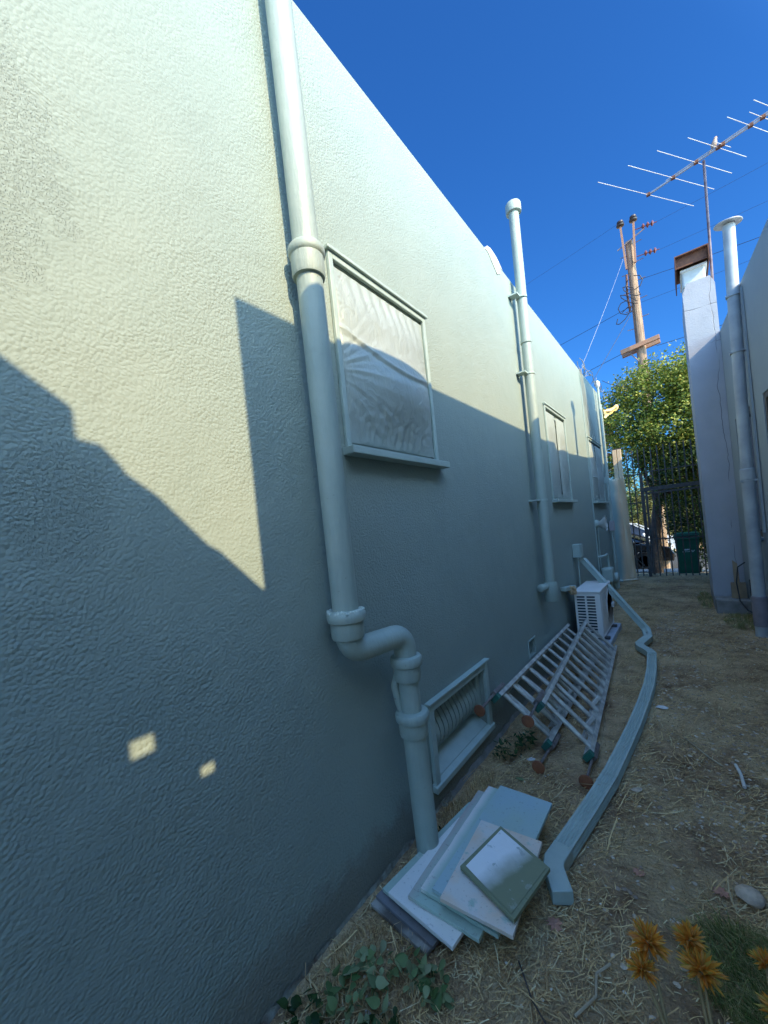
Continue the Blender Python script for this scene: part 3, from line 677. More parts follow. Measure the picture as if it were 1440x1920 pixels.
# ================================================================== PILE OF BOARDS
def board_mat(name, c1, c2, c3=None, sc=4, lo=.4, hi=.6, seed=0, axis=None, pos=0, wdt=.1):
    t = NT(name); of = t.n('ShaderNodeMapping'); of.inputs['Location'].default_value = (seed, seed * .7, 0); t.l(t.co, of.inputs['Vector'])
    c = t.mix(t.ramp(t.noise(sc, 4, vec=of.outputs[0]), lo, hi), c1, c2)
    if axis is not None:
        px = t.xyz(); v_ = t.math('ADD', px[axis], t.math('MULTIPLY', t.noise(9, 4), wdt * .8))
        c = t.mix(t.ramp(t.math('ADD', t.math('SUBTRACT', v_, pos - 0), .5), .5 - wdt / 2, .5 + wdt / 2), c1, c2)
        if c3: c = t.mix(t.ramp(t.noise(14, 5, .7), .60, .68), c, c3)
    elif c3: c = t.mix(t.ramp(t.noise(11, 5, .7, vec=of.outputs[0]), .57, .66), c, c3)
    c = t.mix(t.math('MULTIPLY', t.ramp(t.noise(70, 3), .62, .72), .5), c, tuple(v * .4 for v in c1))
    t.col(c); t.set(rough=.5, normal=t.bump(t.noise(30, 4), .002)); return t.m
WHT = (.88, .82, .72); TAN = (.80, .54, .34); SG = (.42, .53, .44); OLV = (.22, .24, .14); LAV = (.50, .42, .36)
def board(label, corners, z, tilt, m, th=.016, seed=0, rag=0.):
    P = [Vector((x, y, z + tl)) for (x, y), tl in zip(corners, tilt)]
    mb = MB(); n = []
    r2 = random.Random(seed)
    for i in range(4):
        a, b = P[i], P[(i + 1) % 4]; seg = 14
        d = (b - a).normalized(); inn = Vector((-d.y, d.x, 0))
        for k in range(seg):
            f = k / seg; off = 0
            if rag and 0 < k: off = r2.uniform(-1, 1) * rag
            cr_ = .006 if k == 0 else 0
            n.append(a.lerp(b, f) + inn * off)
    mb.prism(n, (0, 0, th))
    bo = mb.build('board', m, bevel=.0015)
    return tag(bo, label, 'board', 'painted boards fanned in a pile by the wall')
def rect(p, q, w_):      # long edge p->q, width towards +x side
    p, q = Vector(p), Vector(q); d = (q - p).normalized(); s_ = Vector((d.y, -d.x)); return [tuple(p), tuple(q), tuple(q + s_ * w_), tuple(p + s_ * w_)]
bd = []
def long_board(label, lo, hi, w_, z, m, tilt=(0, 0, 0, 0), seed=0, rag=.0): # lo: lower-left corner, hi: upper-left corner
    c = rect(lo, hi, w_); return board(label, c, z, tilt, m, seed=seed, rag=rag)
gdark = (.13, .11, .09)
long_board('grey weathered board at the very bottom of the pile', (-1.195, 1.175), (-1.10, 1.84), .31, .012, board_mat('b0', (.44, .40, .34), gdark, sc=6), (0, 0, -.0, 0), 1, .001)
long_board('dark stained board second from the bottom of the pile', (-1.185, 1.20), (-1.095, 1.86), .315, .030, board_mat('b1', gdark, (.22, .21, .22), sc=5), (.0, .0, -.004, -.004), 2)
long_board('sage board peeking out beneath the white board', (-1.165, 1.225), (-1.075, 1.90), .32, .048, board_mat('b2', SG, (.42, .52, .44), WHT, sc=3), (.004, .004, 0, 0), 3)
long_board('smooth pale white board low in the pile', (-1.115, 1.205), (-1.055, 1.74), .325, .066, board_mat('b3', (.76, .73, .67), WHT, sc=2), (.008, .008, 0, -.006), 4)
long_board('sage grey board with a lavender smeared edge', (-1.025, 1.225), (-1.045, 1.965), .31, .084, board_mat('b4', LAV, SG, (.5, .5, .55), axis=0, pos=-.985, wdt=.06), (.006, .006, 0, -.010), 5, .0015)
long_board('board with ragged flaking white left edge', (-.985, 1.265), (-.995, 2.00), .33, .103, board_mat('b5', (.78, .72, .64), SG, (.6, .56, .5), axis=0, pos=-.955, wdt=.03), (.006, .006, 0, -.012), 6, .002)
long_board('largest plain sage board reaching furthest from the camera', (-.935, 1.275), (-.93, 2.015), .275, .121, board_mat('b6', SG, (.40, .52, .52), sc=3), (.004, .004, 0, -.006), 7)
long_board('tan board with a white smear under the top board', (-.876, 1.240), (-.905, 1.70), .285, .139, board_mat('b7', TAN, (.74, .68, .60), SG, sc=3.5, seed=3), (.004, .004, 0, -.004), 8)
board('small olive board with a white painted patch on top of the pile', [(-.86, 1.388), (-.797, 1.683), (-.547, 1.575), (-.597, 1.292)], .160, (.006, .006, 0, 0), board_mat('b8', OLV, OLV, sc=5), seed=9)
# the white paint on the top board is its own skin
pt = MB(); q = [(-.842, 1.400), (-.790, 1.662), (-.645, 1.600), (-.700, 1.350)]
bt = bpy.data.objects['board.008'] if 'board.008' in bpy.data.objects else None
t = NT('white_paint_skin'); px = t.xyz()
f = t.math('ADD', t.math('ADD', px[0], t.math('MULTIPLY', px[1], -.38)), t.math('MULTIPLY', t.noise(7, 4), .10))
t.col(t.mix(t.ramp(t.math('ADD', f, 2.0), .775, .86), (.88, .86, .82), OLV)); 
t.col(t.mix(t.ramp(t.noise(16, 5, .7), .60, .64), t.mix(t.ramp(t.math('ADD', f, 2.0), .745, .83), (.88, .86, .82), OLV), t.mix(t.ramp(t.math('ADD', f, 2.0), .5, .98), (.78, .80, .82), OLV)))
t.set(rough=.45, normal=t.bump(t.noise(22, 5), .003))
pts = [(-.838, 1.400), (-.786, 1.660), (-.560, 1.562), (-.612, 1.306)]
pt.prism([(x, y, .1765 + .006 * (1 if i < 2 else .1)) for i, (x, y) in enumerate(pts)], (0, 0, .0016))
pt.build('paint_skin', t.m, bt)

# ================================================================== RIGHT HOUSE
rh = empty('neighbour_house', (.8, 5, 0), 'grey green stucco house on the right with stepped chimney and pipe', 'house')
A = Vector((.80, 4.6)); B = Vector((.60, 7.6)); dl = (B - A); Ls = dl.length; dl.normalize(); nrm = Vector((-dl.y, dl.x, 0)); nrm = Vector((-abs(nrm.x), -dl.x * 0 - abs(dl.x), 0)).normalized()
ZR = 4.03
Pr = lambda s_, z: Vector((A.x + dl.x * s_, A.y + dl.y * s_, z))
wB = (.10, 1.04, 1.2, 2.66); wA = (1.62, 2.49, 1.13, 2.67)
r1 = MB().plate(Pr, [0, Ls], [-.3, ZR], [wA, wB], .2, nrm)
r1.build('wall', m_rwall, rh)
MB().box((.80, .13, -.3), (1.0, 4.59, ZR + .07)).box((1.001, .13, -.3), (7, .33, ZR + .07)).build('wall', m_rwall, rh)
MB().box((.60, 7.62, -.5), (.8, 12.5, ZR)).build('wall', m_rwall, rh)
MB().box((1.02, .34, 3.7), (7, 12, 3.8)).build('roof', m_concrete, rh)
def rwin(h, nm):
    s0, s1, z0, z1 = h; q = lambda s_, z, d: Pr(s_, z) - nrm * d
    m_ = MB()
    def bx(a, b, c_, d_, e0, e1): m_.add([q(a, c_, e0), q(b, c_, e0), q(b, d_, e0), q(a, d_, e0), q(a, c_, e1), q(b, c_, e1), q(b, d_, e1), q(a, d_, e1)], [(0, 1, 2, 3), (7, 6, 5, 4), (0, 4, 5, 1), (1, 5, 6, 2), (2, 6, 7, 3), (3, 7, 4, 0)])
    e_ = .001; bx(s0 + e_, s0 + .06, z0 + e_, z1 - e_, .01, .07); bx(s1 - .06, s1 - e_, z0 + e_, z1 - e_, .01, .07); bx(s0 + .06, s1 - .06, z1 - .06, z1 - e_, .01, .07); bx(s0 + .06, s1 - .06, z0 + e_, z0 + .06, .01, .07)
    o = m_.build('window', m_wframe, rh)
    m_ = MB(); bx(s0 + .06, s1 - .06, z0 + .06, z1 - .06, .045, .055); m_.build('pane', m_glass, o)
    m_ = MB(); bx(s0 - .03, s1 + .03, z0 - .035, z0 - .002, -.03, -.001); m_.build('sill', m_rwall, o)
rwin(wA, 'a'); rwin(wB, 'b')
# chimney
cx0, cx1, cy0, cy1 = .235, .605, 7.5, 8.55
ch_ = MB()
sh = [(cx0, 4.74), (cx0 + .06, 4.87), (cx1 - .06, 4.87), (cx1, 4.74)]
ch_.prism([(cx0 + .015, cy0, -.3), (cx0 + .0, cy0, 4.72), (cx0 + .055, cy0, 4.86), (cx1 - .05, cy0, 4.86), (cx1, cy0, 4.74), (cx1, cy0, -.3)], (0, cy1 - cy0, 0))
co_ = ch_.build('chimney', m_chim, rh)
MB().box((cx0 + .018, cy0 + .10, 4.861), (cx1 - .085, cy1 - .3, 5.12)).build('flue', simple('flue_paint', (.62, .66, .64), (.55, .58, .56), rough=.6), co_, bevel=.02)
MB().box((cx0 + .0, cy0 + .07, 5.08), (cx1 - .055, cy1 - .28, 5.11)).build('flue_collar', m_white, co_, bevel=.004)
cp = MB(); x0, x1 = cx0 - .055, cx1 - .03
cp.box((x0, cy0 - .06, 5.27), (x1, cy1 - .2, 5.285)).box((x0, cy0 - .06, 5.09), (x0 + .012, cy1 - .2, 5.269)).box((x1 - .012, cy0 - .06, 5.09), (x1, cy1 - .2, 5.269)).box((x0 + .013, cy0 - .0, 5.12), (x1 - .013, cy0 + .01, 5.269))
cp.build('spark_cap', m_rust, co_)
MB().box((cx0 + .02, cy0 - .30, -.15), (.66, cy0 - .005, .20)).build('plinth', m_concrete, rh, bevel=.012)
# things against the chimney base
tag(MB().box((.44, 7.33, .202), (.60, 7.40, .42)).build('wood_block', m_wood, bevel=.004), 'short upright timber block on the concrete plinth by the chimney', 'timber block')
tag(MB().prism([(.475, 7.30, .205), (.535, 7.30, .205), (.525, 7.30, .70), (.475, 7.30, .75)], (0, .022, 0)).build('wood_stake', m_wood), 'pale wooden stake leaning on the block by the chimney', 'stake')
tag(MB().tube([(.60, 7.25, .72), (.52, 7.22, .66), (.49, 7.18, .45), (.50, 7.05, .22), (.56, 6.9, .12), (.64, 6.75, .10), (.60, 6.9, .3), (.62, 7.1, .5)], .008, 8).build('cable', m_wire, smooth=60), 'black cable drooping over the wooden stake and plinth', 'cable')

rv = empty('flue_pipe', (.62, 6.1, 0), 'grey flue pipe with a wide disc cap on the right wall', 'flue pipe')
MB().tube([(.655, 6.1, 4.72), (.635, 6.1, 3.9), (.615, 6.1, 2.8), (.605, 6.1, 1.9)], .056, 24).build('upper_pipe', m_pipe_r, rv, smooth=50)
MB().tube([(.605, 6.1, 1.9), (.60, 6.1, .9), (.595, 6.1, -.1)], .062, 24).build('lower_pipe', m_pipe_r, rv, smooth=50)
MB().lathe((.605, 6.1, 1.86), [(.063, -.05), (.070, -.045), (.070, .07), (.06, .08)], 24).build('coupling', m_pipe_r, rv, smooth=40)
MB().lathe((.598, 6.1, .42), [(.063, -.3), (.070, -.3), (.070, .04), (.06, .05)], 24).build('base_sleeve', simple('purple_grey_pipe', (.30, .27, .29), (.22, .2, .22), rough=.7), rv, smooth=40)
MB().lathe((.65, 6.1, 4.74), [(.005, .03), (.125, .006), (.128, 0), (.125, -.006), (.04, -.006)], 32, (.12, -.1, 1)).build('rain_cap', m_galv, rv, smooth=40)
for z, x in ((3.92, .635), (3.28, .622), (1.80, .604)):
    MB().lathe((x, 6.1, z), [(.063, -.012), (.068, -.012), (.068, .012), (.063, .012)], 24).bar((x - .07, 6.06, z), (.76, 6.06, z), .02, .02).build('clamp', m_pipe_r, rv)
MB().bar((.695, 6.0, 3.95), (.685, 6.0, 1.2), .03, .02).build('side_strip', m_rwall, rv)

# unseen sheet added and shaped to cast the stepped shadow on the house wall
sw = MB(); top = [(-5, 4.6), (-1.5, 4.55), (-.543, 3.719), (-.42, 3.622), (-.421 + .002, 3.537), (-.36, 3.526), (-.315, 3.47), (-.305, 3.45), (-.225, 3.386), (-.085, 3.226), (-.045, 3.20), (.094, 3.055), (.129, 3.03)]
hl = [(-.370, -.304, 2.650, 2.712), (-.188, -.140, 2.502, 2.545)]  # openings added to let two light spots through
def ztop(y):
    for (a, za), (b, zb) in zip(top, top[1:]):
        if a <= y <= b: return za + (zb - za) * (y - a) / max(1e-6, b - a)
    return 3.03
br = sorted(set([p_[0] for p_ in top] + [h[0] for h in hl] + [h[1] for h in hl]))
for a, b in zip(br, br[1:]):
    ya, yb = a, b; h = [h for h in hl if h[0] <= a and b <= h[1]]; za, zb = ztop(a + 1e-4), ztop(b - 1e-4)
    segs = [(-.3, None)] if not h else [(-.3, h[0][2]), (h[0][3], None)]
    for lo_, hi_ in segs: sw.prism([(.85, ya, lo_), (.85, yb, lo_), (.85, yb, hi_ if hi_ else zb), (.85, ya, hi_ if hi_ else za)], (.02, 0, 0))
tag(sw.build('unseen_shadow_wall', m_rwall), 'unseen stepped wall added to cast the shadow on the house wall', 'wall')

# ================================================================== ANTENNA
an = empty('tv_antenna', (.60, 8.2, 4.0), 'long rooftop television antenna on a thin mast above the chimney', 'antenna')
ZA = 6.6
MB().tube([(.60, 8.0, 4.05), (.615, 7.85, 5.2), (.63, 7.66, ZA - .02)], .017, 12).build('mast', simple('mast_purple', (.12, .075, .09), (.25, .2, .22), rough=.6), an, smooth=60)
b0 = Vector((-.05, 7.81, ZA)); b1 = Vector((1.9, 7.33, ZA + .04)); bdn = (b1 - b0).normalized(); pr_ = Vector((-bdn.y, bdn.x, 0))
pr_ = Vector((.62, .93, 0)).normalized()
MB().bar(b0, b1, .022, .022).bar(b0.lerp(b1, .12) + Vector((0, 0, .03)), b0.lerp(b1, .95) + Vector((0, 0, .03)), .012, .012).build('boom', m_galv, an)
for s_, L_ in ((.0, 1.05), (.165, .93), (.305, .80), (.43, .62), (.455, .17), (.60, .48), (.66, .28), (.72, .45), (.82, .30), (.89, .30), (.95, .3), (1.0, .3)):
    c = b0.lerp(b1, s_); el = MB().tube([c - pr_ * L_, c + pr_ * L_], .0045, 6).build('element', simple('bright_rod', (.78, .78, .80), rough=.3, metal=.4) if s_ == 0 else bpy.data.materials['bright_rod'], an)
    MB().box(c - Vector((.026, .022, .018)), c + Vector((.026, .022, .022))).build('insulator', m_rust, el)
bird = MB()
# small bird perched on the antenna boom
bp_ = b0.lerp(b1, .405) + Vector((0, 0, .02))
bm_ = MB(); rings = [(-.055, .012, .11), (-.03, .028, .085), (.0, .034, .07), (.03, .026, .05), (.055, .012, .035)]
prof_ = [((0, 0, .018), .010), ((.004, 0, .032), .030), ((.012, 0, .065), .038), ((.022, 0, .10), .028), ((.028, 0, .122), .022), ((.036, 0, .142), .020), ((.044, 0, .155), .006)]
bm_.tube([bp_ + Vector(p_) for p_, _ in prof_], 1, 10, scales=[r_ for _, r_ in prof_])
bo_ = bm_.build('bird', simple('bird_plumage', (.50, .38, .30), (.35, .26, .2), rough=.8, sc=40), smooth=80)
tag(bo_, 'small buff bird perched on the antenna boom', 'bird')
MB().lathe(bp_ + Vector((.05, 0, .145)), [(.006, 0), (.001, .018)], 6, (1, 0, -.1)).build('beak', m_dark, bo_)
MB().prism([bp_ + Vector((-.01, -.012, .03)), bp_ + Vector((-.01, .012, .03)), bp_ + Vector((-.05, .014, -.03)), bp_ + Vector((-.05, -.014, -.03))], (.006, 0, .003)).build('tail', bpy.data.materials['bird_plumage'], bo_)

# ================================================================== UTILITY POLE
up = empty('utility_pole', (-.75, 17, -.6), 'weathered wooden utility pole rising behind the tree', 'utility pole')
MB().tube([(-.70, 17, -.7), (-.735, 17, 5), (-.755, 17, 8), (-.80, 17, 11.2)], .15, 18, scales=[1.1, 1.0, .95, .8]).build('shaft', m_pole, up, smooth=50)
for y in (16.78, 17.22): MB().bar((-1.36, y, 7.34), (-.19, y, 7.48), .10, .15).build('crossarm', m_arm, up, bevel=.01)
MB().tube([(-1.12, 16.9, 7.3), (-.78, 16.9, 6.8)], .02, 8).build('arm_brace', m_steel, up)
for x, z0, z1 in ((-.99, 10.3, 11.75), (-.60, 10.4, 11.72)):
    MB().bar((x + .06 if x < -.8 else x - .06, 16.82, z0 - .1), (x, 16.82, z1), .07, .06).build('top_pin', m_arm, up)
    MB().lathe((x, 16.82, z1), [(.03, 0), (.12, .03), (.13, .07), (.08, .10), (.11, .13), (.10, .19), (.04, .22)], 18).build('pin_insulator', m_ins2, up, smooth=40)
MB().bar((-1.15, 16.82, 10.98), (-.3, 16.82, 11.32), .03, .03).build('steel_strap', m_steel, up)
for z in (11.42, 10.48):
    m_ = MB()
    for k in range(3): m_.lathe((-.34 + .13 * k, 16.85, z - .02 * k), [(.02, -.05), (.085, -.015), (.085, .015), (.02, .05)], 16, (1, 0, -.15))
    m_.tube([(-.6, 16.85, z + .02), (0.05, 16.85, z - .06)], .015, 6); m_.build('strain_insulator', m_ins, up, smooth=40)
MB().tube([(-.95, 16.8, 10.0), (-.99, 16.8, 9.3), (-.95, 16.8, 8.7)], .035, 8).build('riser_cable', m_rust, up)
for k in range(10): MB().tube([(-.76, 17, 8.1 + .33 * k), (-.76 + (.34 if k % 2 else -.34), 16.95, 8.1 + .33 * k)], .012, 6).build('step_bolt', m_steel, up)

def cat(p, q, sag, r, n=16):
    r *= .45
    p, q = Vector(p), Vector(q); return MB().tube([p.lerp(q, k / n) - Vector((0, 0, sag * 4 * (k / n) * (1 - k / n))) for k in range(n + 1)], r, 5)
WG = 'overhead wires strung from the utility pole'
W_ = [((-.99, 16.8, 11.9), (-30, 22, 12.8), .8, .008, 'thin high wire running left from the pole top insulator'),
      ((.05, 16.85, 11.36), (30, 12, 14.0), 1.0, .008, 'thin high wire running right from the upper strain insulator'),
      ((.05, 16.85, 10.4), (30, 13, 12.4), 1.0, .008, 'wire running right from the lower strain insulator'),
      ((-.9, 16.9, 8.9), (-30, 24, 8.6), .6, .018, 'thick cable running left from the middle of the pole'),
      ((-.6, 16.9, 9.7), (14, 9, 6.6), .5, .016, 'dark service cable dipping right behind the chimney'),
      ((-.6, 16.9, 8.9), (20, 15, 10.0), .5, .010, 'slim wire right of the pole carrying a white tag'),
      ((-1.3, 16.8, 7.3), (-30, 20, 4.0), .5, .020, 'heavy cable running left below the crossarm'),
      ((-.3, 16.8, 7.2), (20, 15, 9.2), .7, .020, 'heavy cable running right at crossarm height'),
      ((-.5, 16.9, 6.7), (20, 16, 7.2), .6, .016, 'cable running right just above the tree top'),
      ((-1.0, 16.8, 10.6), (-1.22, 7.72, 4.22), .05, .010, 'pale guy wire slanting down to the house roof corner'),
      ((-.95, 16.9, 8.6), (-3.6, 15.0, 4.0), .0, .018, 'steel guy wire slanting steeply down left of the pole'),
      ((-1.0, 16.9, 6.2), (-1.1, 9.1, 4.28), .15, .012, 'drooping service drop reaching the weather head of the house')]
for a, b, s_, r_, lb in W_:
    tag(cat(a, b, s_, r_).build('overhead_wire', m_wire if 'pale' not in lb else m_galv), lb, 'wire', WG)
loop = MB()
for k in range(5):
    loop.tube([(-.75 + .25 * math.sin(q * .8 + k) - .1 * k, 16.75, 9.6 - .25 * k + .25 * math.cos(q * .8 + 2 * k)) for q in range(8)], .014, 5)
loop.build('jumper_loops', m_wire, up)
tag(MB().box((.95, 15.9, 9.05), (1.2, 15.94, 9.17)).build('wire_tag', m_white), 'small white tag hanging on a wire right of the pole', 'tag')

# ================================================================== GATE
ga = empty('iron_fence_gate', (-.3, 10.9, 0), 'dark wrought iron picket fence and gate closing the passage', 'gate')
YG = 10.9
def bar_(name, x, z0, z1, s_=.024): return MB().box((x - s_ / 2, YG - s_ / 2, z0), (x + s_ / 2, YG + s_ / 2, z1)).build(name, m_black, ga)
for k in range(4): bar_('picket', -1.42 + .115 * k + .32, .02, 3.0 - .0 * k)
for k in range(9): bar_('picket', -.63 + .122 * k, 2.12, 3.02)
for k in range(9): bar_('picket', -.55 + .118 * k, .02, 1.98)
bar_('post', -.735, -.05, 2.42, .065)
bar_('gate_stile', -.66, .05, 2.0, .045)
MB().box((-.70, YG - .035, 2.0), (.50, YG + .035, 2.09)).build('header', m_black, ga)
MB().box((-.635, YG - .022, 1.93), (.50, YG + .022, 1.975)).build('gate_rail', m_black, ga)
MB().box((-.635, YG + .012, .86), (.50, YG + .03, .89)).build('gate_rail', m_black, ga)
MB().box((-.70, YG + .012, 2.44), (.50, YG + .03, 2.465)).build('fence_rail', m_black, ga)
MB().box((-1.2, YG + .012, 2.41), (-.77, YG + .03, 2.435)).build('fence_rail', m_black, ga)
MB().box((-1.2, YG + .012, 1.74), (-.77, YG + .03, 1.765)).build('fence_rail', m_black, ga)
MB().box((-1.2, YG + .012, .10), (-.77, YG + .03, .12)).build('fence_rail', m_black, ga)
MB().box((-.70, YG - .06, .95), (-.64, YG - .024, 1.12)).build('lock_box', m_black, ga, bevel=.005)
MB().tube([(-1.1, YG + .1, .55), (-.75, YG + .1, .15)], .012, 6).build('brace', m_black, ga)

gp = empty('board_post', (-1.12, 10.45, 0), 'tan boxed post of two boards standing beside the iron fence', 'post')
for x in (-1.205, -1.115): MB().box((x, 10.42, .02), (x + .078, 10.50, 3.02)).build('board', m_board_tan, gp, bevel=.004)
MB().box((-1.215, 10.45, 3.021), (-1.03, 10.56, 3.05)).build('cap', m_black, gp)
dr = MB()
def drf(u, v):
    x = -1.40 + .385 * u + .05 * (1 - v) * u; base = 9.80 + .60 * min(1, u * 1.5)
    y = base + .05 * math.sin(u * 9 + 2 * v) * (1 - .3 * v) + .03 * nz(u * 5, v * 6, 2) - .05 * (1 - v) * u
    z = .03 + 2.36 * v - .05 * math.sin(math.pi * u) * v
    return (x + .012 * nz(u * 8, v * 12, 5), y, z)
dr.grid(drf, 40, 60)
tag(dr.build('masking_paper', m_kraft, smooth=60, solid=.003), 'tall masking paper with green overspray taped between house and tan post', 'masking paper')
tag(MB().prism([(-1.38, 10.1, .04), (-.97, 10.36, .04), (-.93, 10.28, .03), (-1.36, 10.0, .03)], (0, 0, .012)).build('paper_strip', m_board_tan), 'folded kraft paper strip on the ground below the masking paper', 'paper')

# ================================================================== BIN
bn = empty('wheelie_bin', (0, 12.3, -.15), 'dark green wheeled rubbish bin just behind the iron gate', 'bin')
z0 = -.17; b = MB()
def fr(x0, x1, y0, y1, z): return [(x0, y0, z), (x1, y0, z), (x1, y1, z), (x0, y1, z)]
lo_ = fr(-.215, .185, 12.33, 12.78, z0 + .02); hi_ = fr(-.26, .235, 12.25, 12.85, z0 + .98)
b.add(lo_ + hi_, [(3, 2, 1, 0), (4, 5, 6, 7), (0, 1, 5, 4), (1, 2, 6, 5), (2, 3, 7, 6), (3, 0, 4, 7)])
bo2 = b.build('body', m_bin, bn, bevel=.02)
MB().box((-.275, 12.235, z0 + .985), (.25, 12.865, z0 + 1.02)).box((-.25, 12.26, z0 + 1.021), (.225, 12.84, z0 + 1.05)).build('lid', m_bin, bn, bevel=.015)
MB().box((-.27, 12.215, z0 + .90), (.245, 12.249, z0 + .95)).build('rim', m_bin, bn, bevel=.008)
for x in (-.22, .20): MB().lathe((x - .03, 12.80, z0 + .12), [(.04, 0), (.12, .005), (.12, .055), (.04, .06)], 20, (1, 0, 0)).build('wheel', m_tyre, bn, smooth=40)
MB().tube([(-.2, 12.90, z0 + .93), (.18, 12.90, z0 + .93)], .015, 8).build('handle', m_bin, bn)
lg = MB()          # small white print on the bin front, as in the photograph
def strip(pts, w_=.008):
    for a, b_ in zip(pts, pts[1:]): lg.bar((a[0], 12.275, a[1]), (b_[0], 12.275, b_[1]), w_, .004, (0, 1, 0))
zz_ = z0 + .60
strip([(-.075, zz_ + .06), (-.060, zz_ + .02), (-.045, zz_ + .06), (-.030, zz_ + .02), (-.015, zz_ + .06)], .013)
strip([(-.008, zz_ + .02), (-.008, zz_ + .06), (.006, zz_ + .035), (.020, zz_ + .06), (.020, zz_ + .02)], .013)
for k in range(9): lg.box((-.115 + .026 * k, 12.272, zz_ - .02), (-.100 + .026 * k, 12.278, zz_ - .004))
for k in range(3): lg.box((.06 + .026 * k, 12.272, zz_ + .01), (.075 + .026 * k, 12.278, zz_ + .024))
lg.build('print', m_white, bo2)

# ================================================================== CARS ON THE STREET
def car(name, label, cx, cy, zg, m_body, L=4.4, roof=1.45, flip=1):
    o = empty(name, (cx, cy, zg), label, 'car'); X = lambda u: cx + flip * u
    # side outline (u from -L/2 rear to L/2 front)
    low = [(-2.2, .30), (-2.2, .75), (-2.1, .95), (-1.5, 1.0), (.9, .98), (1.6, .92), (2.1, .78), (2.22, .55), (2.2, .30), (1.75, .28)]
    arcf = [(1.36 + .38 * math.cos(a), .30 + .38 * math.sin(a)) for a in [math.pi * k / 8 for k in range(9)]]
    arcr = [(-1.36 + .38 * math.cos(a), .30 + .38 * math.sin(a)) for a in [math.pi * k / 8 for k in range(9)]]
    out = low[:9] + arcf + [(.9, .22), (-.9, .22)] + arcr
    s_ = L / 4.4
    b = MB(); b.prism([(X(u * s_), cy - .86, zg + z) for u, z in out], (0, 1.72, 0)); b.build('body', m_body, o, bevel=.04)
    cab = [(-1.95, .99), (-1.55, roof - .08), (-.9, roof), (.1, roof), (.65, roof - .12), (1.5, .985)]
    b = MB(); n = len(cab)
    vs = [(X(u * s_), cy - .80 + .0, zg + z) for u, z in cab] + [(X(u * s_), cy + .80, zg + z) for u, z in cab]
    vs = [(x, (y + (.12 if y < cy else -.12) if z > zg + 1.1 else y), z) for x, y, z in vs]
    b.add(vs, [tuple(range(n - 1, -1, -1)), tuple(range(n, 2 * n))] + [(j, (j + 1) % n, n + (j + 1) % n, n + j) for j in range(n)]); b.build('greenhouse', m_glass, o, bevel=.03)
    b = MB(); b.prism([(X(u * s_), cy - .66, zg + z + .004) for u, z in ((-1.5, roof - .075), (-.9, roof), (.1, roof), (.65, roof - .12), (.6, roof - .14), (-1.5, roof - .12))], (0, 1.32, 0))
    for u0, u1 in (((.65, roof - .12), (1.5, .985)), ((-1.55, roof - .08), (-1.95, .99))):
        for sg in (-1, 1): b.bar((X(u0[0] * s_), cy + sg * .69, zg + u0[1]), (X(u1[0] * s_), cy + sg * .81, zg + u1[1]), .05, .05)
    b.build('roof', m_body, o)
    for u in (-1.36, 1.36):
        for sg in (-1, 1):
            wh = MB().lathe((X(u * s_), cy + sg * .80 - .09, zg + .32), [(.2, 0), (.31, .0), (.33, .03), (.33, .15), (.31, .18), (.2, .18)], 24, (0, 1, 0)).build('wheel', m_tyre, o, smooth=40)
            MB().lathe((X(u * s_), cy + sg * .88 - .01, zg + .32), [(.02, 0), (.2, 0), (.2, .02), (.02, .02)], 18, (0, 1, 0)).build('rim', m_galv, wh, smooth=40)
    for sg in (-1, 1): MB().lathe((X(1.05 * s_), cy + sg * .97, zg + 1.02), [(.03, -.1), (.09, -.06), (.10, .02), (.04, .08)], 12, (0, 1, 0)).build('mirror', m_body, o, smooth=60)
    for sg in (-1, 1): MB().box((X(2.10 * s_) - .05, cy + sg * .62 - .15, zg + .62), (X(2.10 * s_) + .09, cy + sg * .62 + .15, zg + .74)).build('headlight', m_white, o, bevel=.02)
    return o
car('parked_car', 'glossy black car parked on the street behind the fence', -2.65, 17.5, -.6, m_carb, 4.5, 1.48)
car('parked_car', 'pale silver car further back across the street', -2.6, 21.8, -.6, m_carw, 4.6, 1.65)

# ================================================================== TREES AND SHRUBS
def crown(lobes, n, ls, seed, droop=.0):
    r = random.Random(seed); m = MB(); wsum = sum(l[3] * l[4] * l[5] for l in lobes)
    for (cx, cy, cz, rx, ry, rz) in lobes:
        k = int(n * rx * ry * rz / wsum); nc = max(8, k // 55)
        for _ in range(nc):
            d = Vector((r.gauss(0, 1), r.gauss(0, 1), r.gauss(0, 1))).normalized(); q = r.uniform(.35, 1.05) ** .6
            c = Vector((cx + d.x * rx * q, cy + d.y * ry * q, cz + d.z * rz * q)); cs = r.uniform(.12, .30)
            dirn = Vector((d.x, d.y, d.z + .3)).normalized()
            for _ in range(k // nc):
                p = c + Vector((r.gauss(0, cs * .6), r.gauss(0, cs * .6), r.gauss(0, cs * .6))) + dirn * r.uniform(-.1, .25)
                a = Vector((r.gauss(0, 1), r.gauss(0, 1), r.gauss(0, .6) - droop)).normalized(); s_ = a.cross(Vector((r.gauss(0, 1), r.gauss(0, 1), r.gauss(0, 1)))).normalized()
                L = ls * r.uniform(.6, 1.3); W2 = L * .32; nn = a.cross(s_) * L * .12
                m.add([p - a * L / 2, p + s_ * W2 - nn, p + a * L / 2, p - s_ * W2 - nn], [(0, 1, 2), (0, 2, 3)])
    return m
def limbs(m, base, tips, r0, seed):
    r = random.Random(seed)
    for tp in tips:
        p0 = Vector(base); p1 = Vector(tp); n = 6; P = [p0.lerp(p1, k / n) + Vector((r.uniform(-.08, .08), r.uniform(-.08, .08), 0)) * (1 if 0 < k < n else 0) for k in range(n + 1)]
        m.tube(P, r0, 8, scales=[1 - .75 * k / n for k in range(n + 1)])
    return m
